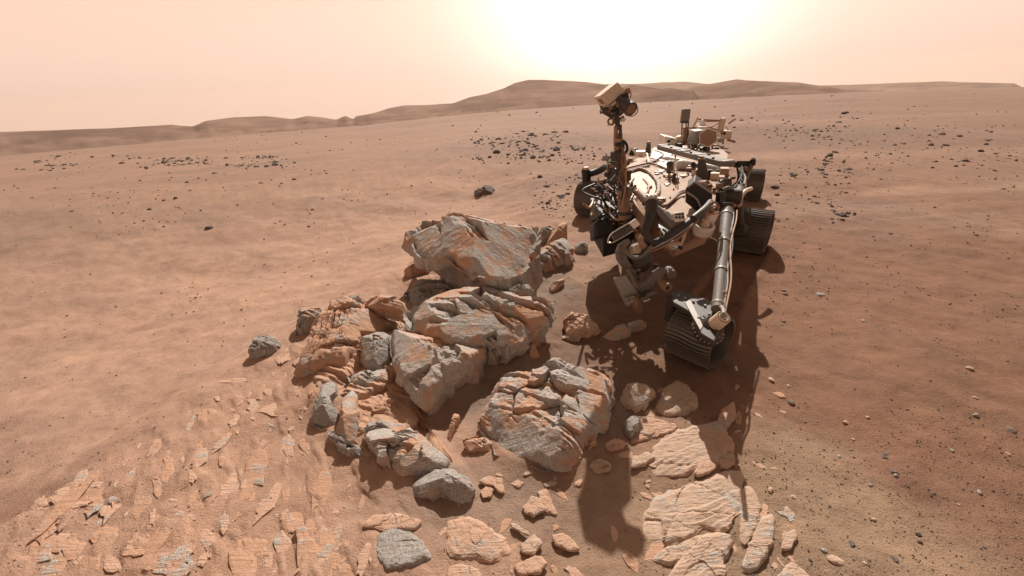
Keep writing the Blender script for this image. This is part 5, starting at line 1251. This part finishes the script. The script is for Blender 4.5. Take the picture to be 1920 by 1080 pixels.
# ------------------------------------------------------------------ scattered stones
def on_ground(xs, ys):
    """photo points -> points on the ground sheet"""
    xs, ys = np.asarray(xs, float), np.asarray(ys, float)
    d = FW * FPX + RT * (xs - 960)[:, None] - UP * (ys - 540)[:, None]
    d = d / np.hypot(d[:, 0], d[:, 1])[:, None]
    az = np.arctan2(d[:, 0], d[:, 1])
    u = np.clip((az - a_f[0]) / (a_f[1] - a_f[0]), 0, naz - 1.001); k = u.astype(int); w = u - k
    colz = gzv[:, k] * (1 - w) + gzv[:, k + 1] * w
    gap = HCAM + rr[:, None] * d[None, :, 2] - colz
    hit = gap < 0
    ok = hit.any(0) & (u < naz - 2) & (u > 0)
    m = np.maximum(hit.argmax(0), 1); c = np.arange(len(xs))
    g0, g1 = gap[m - 1, c], gap[m, c]
    t = rr[m - 1] + (rr[m] - rr[m - 1]) * g0 / (g0 - g1 + 1e-12)
    return CAM + d * t[:, None], ok & (t < 900)
def stone_mesh(seed, flat=0.7, n=2, chop=9):
    import bmesh
    bm = bmesh.new(); bmesh.ops.create_icosphere(bm, subdivisions=n, radius=1.0)
    v = np.array([q.co for q in bm.verts]); f = [[q.index for q in p.verts] for p in bm.faces]; bm.free()
    rs = np.random.default_rng(seed)
    for _ in range(chop):                                   # chip planes off
        nrm = rs.normal(size=3); nrm /= np.linalg.norm(nrm); d = rs.uniform(.55, .85)
        s = v @ nrm; v = v - np.maximum(s - d, 0)[:, None] * nrm
    v = v * (1 + 0.10 * fbm(v * 1.7 + seed * 5.1, 3))[:, None]
    v *= np.array([1, rs.uniform(.65, .95), flat * rs.uniform(.75, 1.1)])
    v[:, 2] += 0.15
    return v, np.array(f)
ST = [stone_mesh(i) for i in range(9)]
STM = {}
def stone(i, mat):
    if (i, mat.name) not in STM:
        me = mesh_np('stone', *ST[i], smooth=False); me.materials.append(mat); STM[(i, mat.name)] = me
    return STM[(i, mat.name)]
def field(n, poly, s0, s1, label, group, mats, seed, clump=0.0, power=1.8):
    """n countable stones inside a photo rectangle, sizes in photo pixels"""
    rs = np.random.default_rng(seed)
    x0, y0, x1, y1 = poly
    xs, ys = rs.uniform(x0, x1, n), rs.uniform(y0, y1, n)
    if clump:
        cx, cy = rs.uniform(x0, x1, 5), rs.uniform(y0, y1, 5); k = rs.integers(0, 5, n)
        xs = xs * (1 - clump) + (cx[k] + rs.normal(0, (x1 - x0) * .05, n)) * clump
        ys = ys * (1 - clump) + (cy[k] + rs.normal(0, (y1 - y0) * .05, n)) * clump
    p, ok = on_ground(xs, ys)
    for j in range(n):
        if not ok[j]: continue
        s = (s0 + (s1 - s0) * rs.uniform() ** power) / 2 * px_at(p[j])
        o = bpy.data.objects.new('stone', stone(int(rs.integers(0, 9)), mats[int(rs.integers(0, len(mats)))]))
        COL.objects.link(o); o.location = p[j] + np.array([0, 0, -0.12 * s])
        o.rotation_euler = (rs.uniform(-.3, .3), rs.uniform(-.3, .3), rs.uniform(0, 6.28)); o.scale = (s * rs.uniform(.85, 1.3), s, s * rs.uniform(.8, 1.15))
        tag(o, label, 'stone', group)
def px_at(p): return np.dot(np.asarray(p) - CAM, FW) / FPX
def one(x, y, w, label, mat, i, flat=1.0):
    p, ok = on_ground([x], [y]); p = p[0]; s = w / 2 * px_at(p)
    o = bpy.data.objects.new('stone', stone(i, mat)); COL.objects.link(o)
    o.location = p + np.array([0, 0, -.1 * s]); o.rotation_euler = (0, 0, i * 1.3); o.scale = (s, s, s * flat)
    tag(o, label, 'stone')
field(34, (60, 286, 560, 316), 4, 19, 'grey stone in the rock cluster on the far left slope', 'stones of the far left cluster', [M_PEB, M_ROCKG, M_PEB], 1, 0.65, 2.2)
field(80, (890, 236, 1135, 302), 4, 19, 'dark stone in the rock field behind the mast', 'stones in the field behind the mast', [M_PEBD, M_PEB], 2, 0.6, 2.6)
field(24, (985, 310, 1090, 408), 5, 15, 'small dark stone between the back boulder and the far wheel', 'stones near the far wheel', [M_PEBD, M_PEB], 3, 0.3)
field(70, (1375, 195, 1900, 335), 3.5, 15, 'small dark stone on the plain right of the rover', 'stones on the right plain', [M_PEBD, M_PEB], 4, 0.5, 2.6)
field(20, (1445, 345, 1900, 640), 4, 11, 'small pebble on bare sand right of the middle wheel', 'pebbles right of the middle wheel', [M_PEB, M_ROCKG], 5, 0.0)
field(36, (1420, 690, 1900, 1060), 6, 17, 'pale grey pebble on the tan ground at the lower right', 'pebbles at the lower right', [M_ROCKG, M_PEB, M_SLAB], 6, 0.0)
field(22, (120, 325, 620, 440), 4, 11, 'small grey stone on the left dune slope', 'stones on the left dune slope', [M_PEB, M_PEBD], 7, 0.2)
one(392, 428, 17, 'lone grey stone on the smooth left dune', M_PEB, 1); one(1452, 352, 17, 'dark stone with a pale top right of the rear wheel', M_PEBD, 2); one(1455, 366, 12, 'dark stone in front of the pale topped stone', M_PEBD, 4)
one(1537, 552, 20, 'flat grey stone lying alone on the right sand', M_ROCKG, 5, .5); one(1580, 405, 20, 'dark grey stone near the right edge of the plain', M_PEBD, 3); one(1590, 318, 16, 'grey stone at the far right beside the plain', M_PEB, 6)
one(1430, 320, 13, 'brown stone just right of the rear wheel top', M_PEBD, 0); one(1568, 1050, 30, 'large pale pebble in the bottom right corner', M_SLAB, 7, .6); one(1445, 920, 14, 'white pebble beside the curved slab', M_SLAB, 8)
one(1544, 1032, 14, 'bluish pebble above the large pale pebble', M_ROCKG, 2); one(390, 928, 18, 'rounded grey pebble on the lower left dust', M_ROCKG, 1, .6); one(1482, 755, 16, 'dark blue grey pebble right of the front wheel', M_PEB, 4)

def flake_mesh(seed):
    rs = np.random.default_rng(seed); n = 14
    th = np.linspace(0, 2 * math.pi, n, endpoint=False) + rs.uniform(-.12, .12, n)
    r = 1 + rs.uniform(-.32, .25, n)
    xy = np.stack([np.cos(th) * r, np.sin(th) * r], -1)
    v = np.concatenate([np.c_[xy, np.full(n, -.6)], np.c_[xy * .97, rs.uniform(.05, .2, n)], np.c_[xy * .72, rs.uniform(.2, .42, n)], [[0.1, 0, .4]]])
    f = [(i, (i + 1) % n, n + (i + 1) % n, n + i) for i in range(n)] + [(n + i, n + (i + 1) % n, 2 * n + (i + 1) % n, 2 * n + i) for i in range(n)] + [(2 * n + i, 2 * n + (i + 1) % n, 3 * n) for i in range(n)]
    return v, f
FM = []
for i in range(8):
    for m in (M_SLABO, M_ROCKO):
        me = mesh_np('flake', *flake_mesh(i), smooth=False); me.materials.append(m); FM.append(me)
def flakes(n, poly, w0, w1, asp, label, group, seed, left=True, mats=None, turn=0.4):
    rs = np.random.default_rng(seed); x0, y0, x1, y1 = poly
    xs, ys = rs.uniform(x0, x1, n), rs.uniform(y0, y1, n)
    c = (xs - 322) * .55 + ys                                        # keep below the outcrop's far edge
    keep = (ys > np.interp(xs, [0, 200, 322, 430, 520, 600], [960, 880, 790, 715, 665, 640])) & ~((xs > 575) & (ys < 900))
    if not left: keep = ~((xs > 900) & (xs < 1160) & (ys < 880))
    p, ok = on_ground(xs, ys)
    for j in range(n):
        if not (ok[j] and keep[j]): continue
        w = (w0 + (w1 - w0) * rs.uniform() ** 3) / 2 * px_at(p[j])
        o = bpy.data.objects.new('bedrock_flake', FM[int(rs.integers(0, len(FM)))]); COL.objects.link(o)
        dv = p[j][:2] / np.linalg.norm(p[j][:2]); a = math.atan2(dv[1], dv[0]) - .25 + rs.normal(0, turn)
        o.location = p[j]; o.rotation_euler = (rs.uniform(-.06, .06), rs.uniform(-.06, .06), a)
        o.scale = (w * rs.uniform(1.6, asp), w * rs.uniform(.6, .9), min(w, .022) * rs.uniform(.2, .45))
        tag(o, label, 'bedrock flake', group)
flakes(330, (60, 640, 700, 1075), 8, 58, 2.6, 'thin pale flake of bedrock showing through dust on the left slope', 'bedrock flakes on the left slope', 11)

flakes(46, (1150, 700, 1500, 1075), 9, 30, 1.9, 'flat pale chip lying flush among the slabs at the lower right', 'flat chips among the lower right slabs', 12, False, turn=1.5)
flakes(20, (830, 880, 1090, 1075), 9, 30, 1.9, 'flat rosy chip lying flush on sand at the bottom centre', 'flat chips at the bottom centre', 13, False, turn=1.5)
# gravel nobody could count
def rubble(seed):
    rs = np.random.default_rng(seed); xs, ys = [], []
    for (x0, y0, x1, y1, n) in ((895, 238, 1130, 300, 260), (330, 290, 545, 314, 190), (1010, 300, 1100, 400, 90), (1400, 205, 1600, 330, 200), (1540, 290, 1600, 340, 50), (1550, 385, 1600, 420, 40), (1470, 340, 1600, 420, 60), (1620, 230, 1900, 330, 90), (60, 292, 300, 318, 80)):
        cx, cy = rs.uniform(x0, x1, 9), rs.uniform(y0, y1, 9); k = rs.integers(0, 9, n)
        xs.append(cx[k] + rs.normal(0, (x1 - x0) * .09, n)); ys.append(cy[k] + rs.normal(0, (y1 - y0) * .07, n))
    xs, ys = np.concatenate(xs), np.concatenate(ys)
    p, ok = on_ground(xs, ys); p = p[ok]; m = len(p)
    s = (2.0 + 6.5 * rs.uniform(size=m) ** 3) / 2 * np.array([px_at(q) for q in p])
    V, F, b = [], [], 0
    for j in range(m):
        v, f = ST[int(rs.integers(0, 9))]; a = rs.uniform(0, 6.28)
        w = v * s[j] * rs.uniform(.7, 1.3, 3); w = np.stack([w[:, 0] * math.cos(a) - w[:, 1] * math.sin(a), w[:, 0] * math.sin(a) + w[:, 1] * math.cos(a), w[:, 2]], -1)
        V.append(w + p[j]); F.append(f + b); b += len(v)
    me = mesh_np('rubble', np.concatenate(V), np.concatenate(F), smooth=False)
    tag(link('rubble', me, M_PEBD), 'dense dark rubble in patches across the plain', 'rubble', kind='stuff')
rubble(5)
def gravel(n, seed):
    rs = np.random.default_rng(seed)
    xs = rs.uniform(-20, 1940, n); ys = 175 + 905 * rs.uniform(0, 1, n) ** 0.8
    p, ok = on_ground(xs, ys)
    dens = sstep(-.15, .4, fbm(np.nan_to_num(p) * np.array([.45, .45, 0]) + 6, 4))
    keep = ok & (rs.uniform(size=n) < .14 + .86 * dens) & ~((xs > 800) & (xs < 1250) & (ys > 560) & (ys < 1000) & (rs.uniform(size=n) < .75)) & ~((xs < 800) & (ys > 420) & (rs.uniform(size=n) < .6))
    p = p[keep]
    v0, f0 = stone_mesh(40, .8, 1, 4)
    m = len(p)
    s = (1.2 + 3.6 * rs.uniform(size=m) ** 3) / 2 * np.array([px_at(q) for q in p])
    a = rs.uniform(0, 6.28, m); ca_, sa = np.cos(a), np.sin(a)
    sc = s[:, None] * rs.uniform(.7, 1.3, (m, 3))
    V = v0[None] * sc[:, None, :]
    V = np.stack([V[..., 0] * ca_[:, None] - V[..., 1] * sa[:, None], V[..., 0] * sa[:, None] + V[..., 1] * ca_[:, None], V[..., 2]], -1) + p[:, None, :]
    F = (f0[None] + (np.arange(m) * len(v0))[:, None, None]).reshape(-1, 3)
    me = mesh_np('gravel', V.reshape(-1, 3), F, smooth=False)
    tag(link('gravel', me, M_PEB), 'fine gravel and grit strewn over the dusty ground', 'gravel', kind='stuff')
gravel(18000, 77)

# ------------------------------------------------------------------ dusty air
hm = bpy.data.materials.new('dusty_air'); hm.use_nodes = True; hm.node_tree.nodes.clear()
HT = NT(hm.node_tree)
pv = HT.n('ShaderNodeVolumePrincipled', inp={'Color': (0.93, 0.72, 0.60, 1), 'Density': 0.00014, 'Anisotropy': 0.3})
hm.node_tree.links.new(pv.outputs[0], HT.n('ShaderNodeOutputMaterial').inputs['Volume'])
hx0, hz0, hz1 = 5600.0, -420.0, 140.0
hv = [(x, y, z) for z in (hz0, hz1) for x, y in ((-hx0, -hx0), (hx0, -hx0), (hx0, hx0), (-hx0, hx0))]
me = mesh_np('haze', hv, [(3, 2, 1, 0), (4, 5, 6, 7), (0, 1, 5, 4), (1, 2, 6, 5), (2, 3, 7, 6), (3, 0, 4, 7)], False)
tag(link('haze', me, hm), 'thin peach dust haze over the plain', 'haze', kind='stuff')
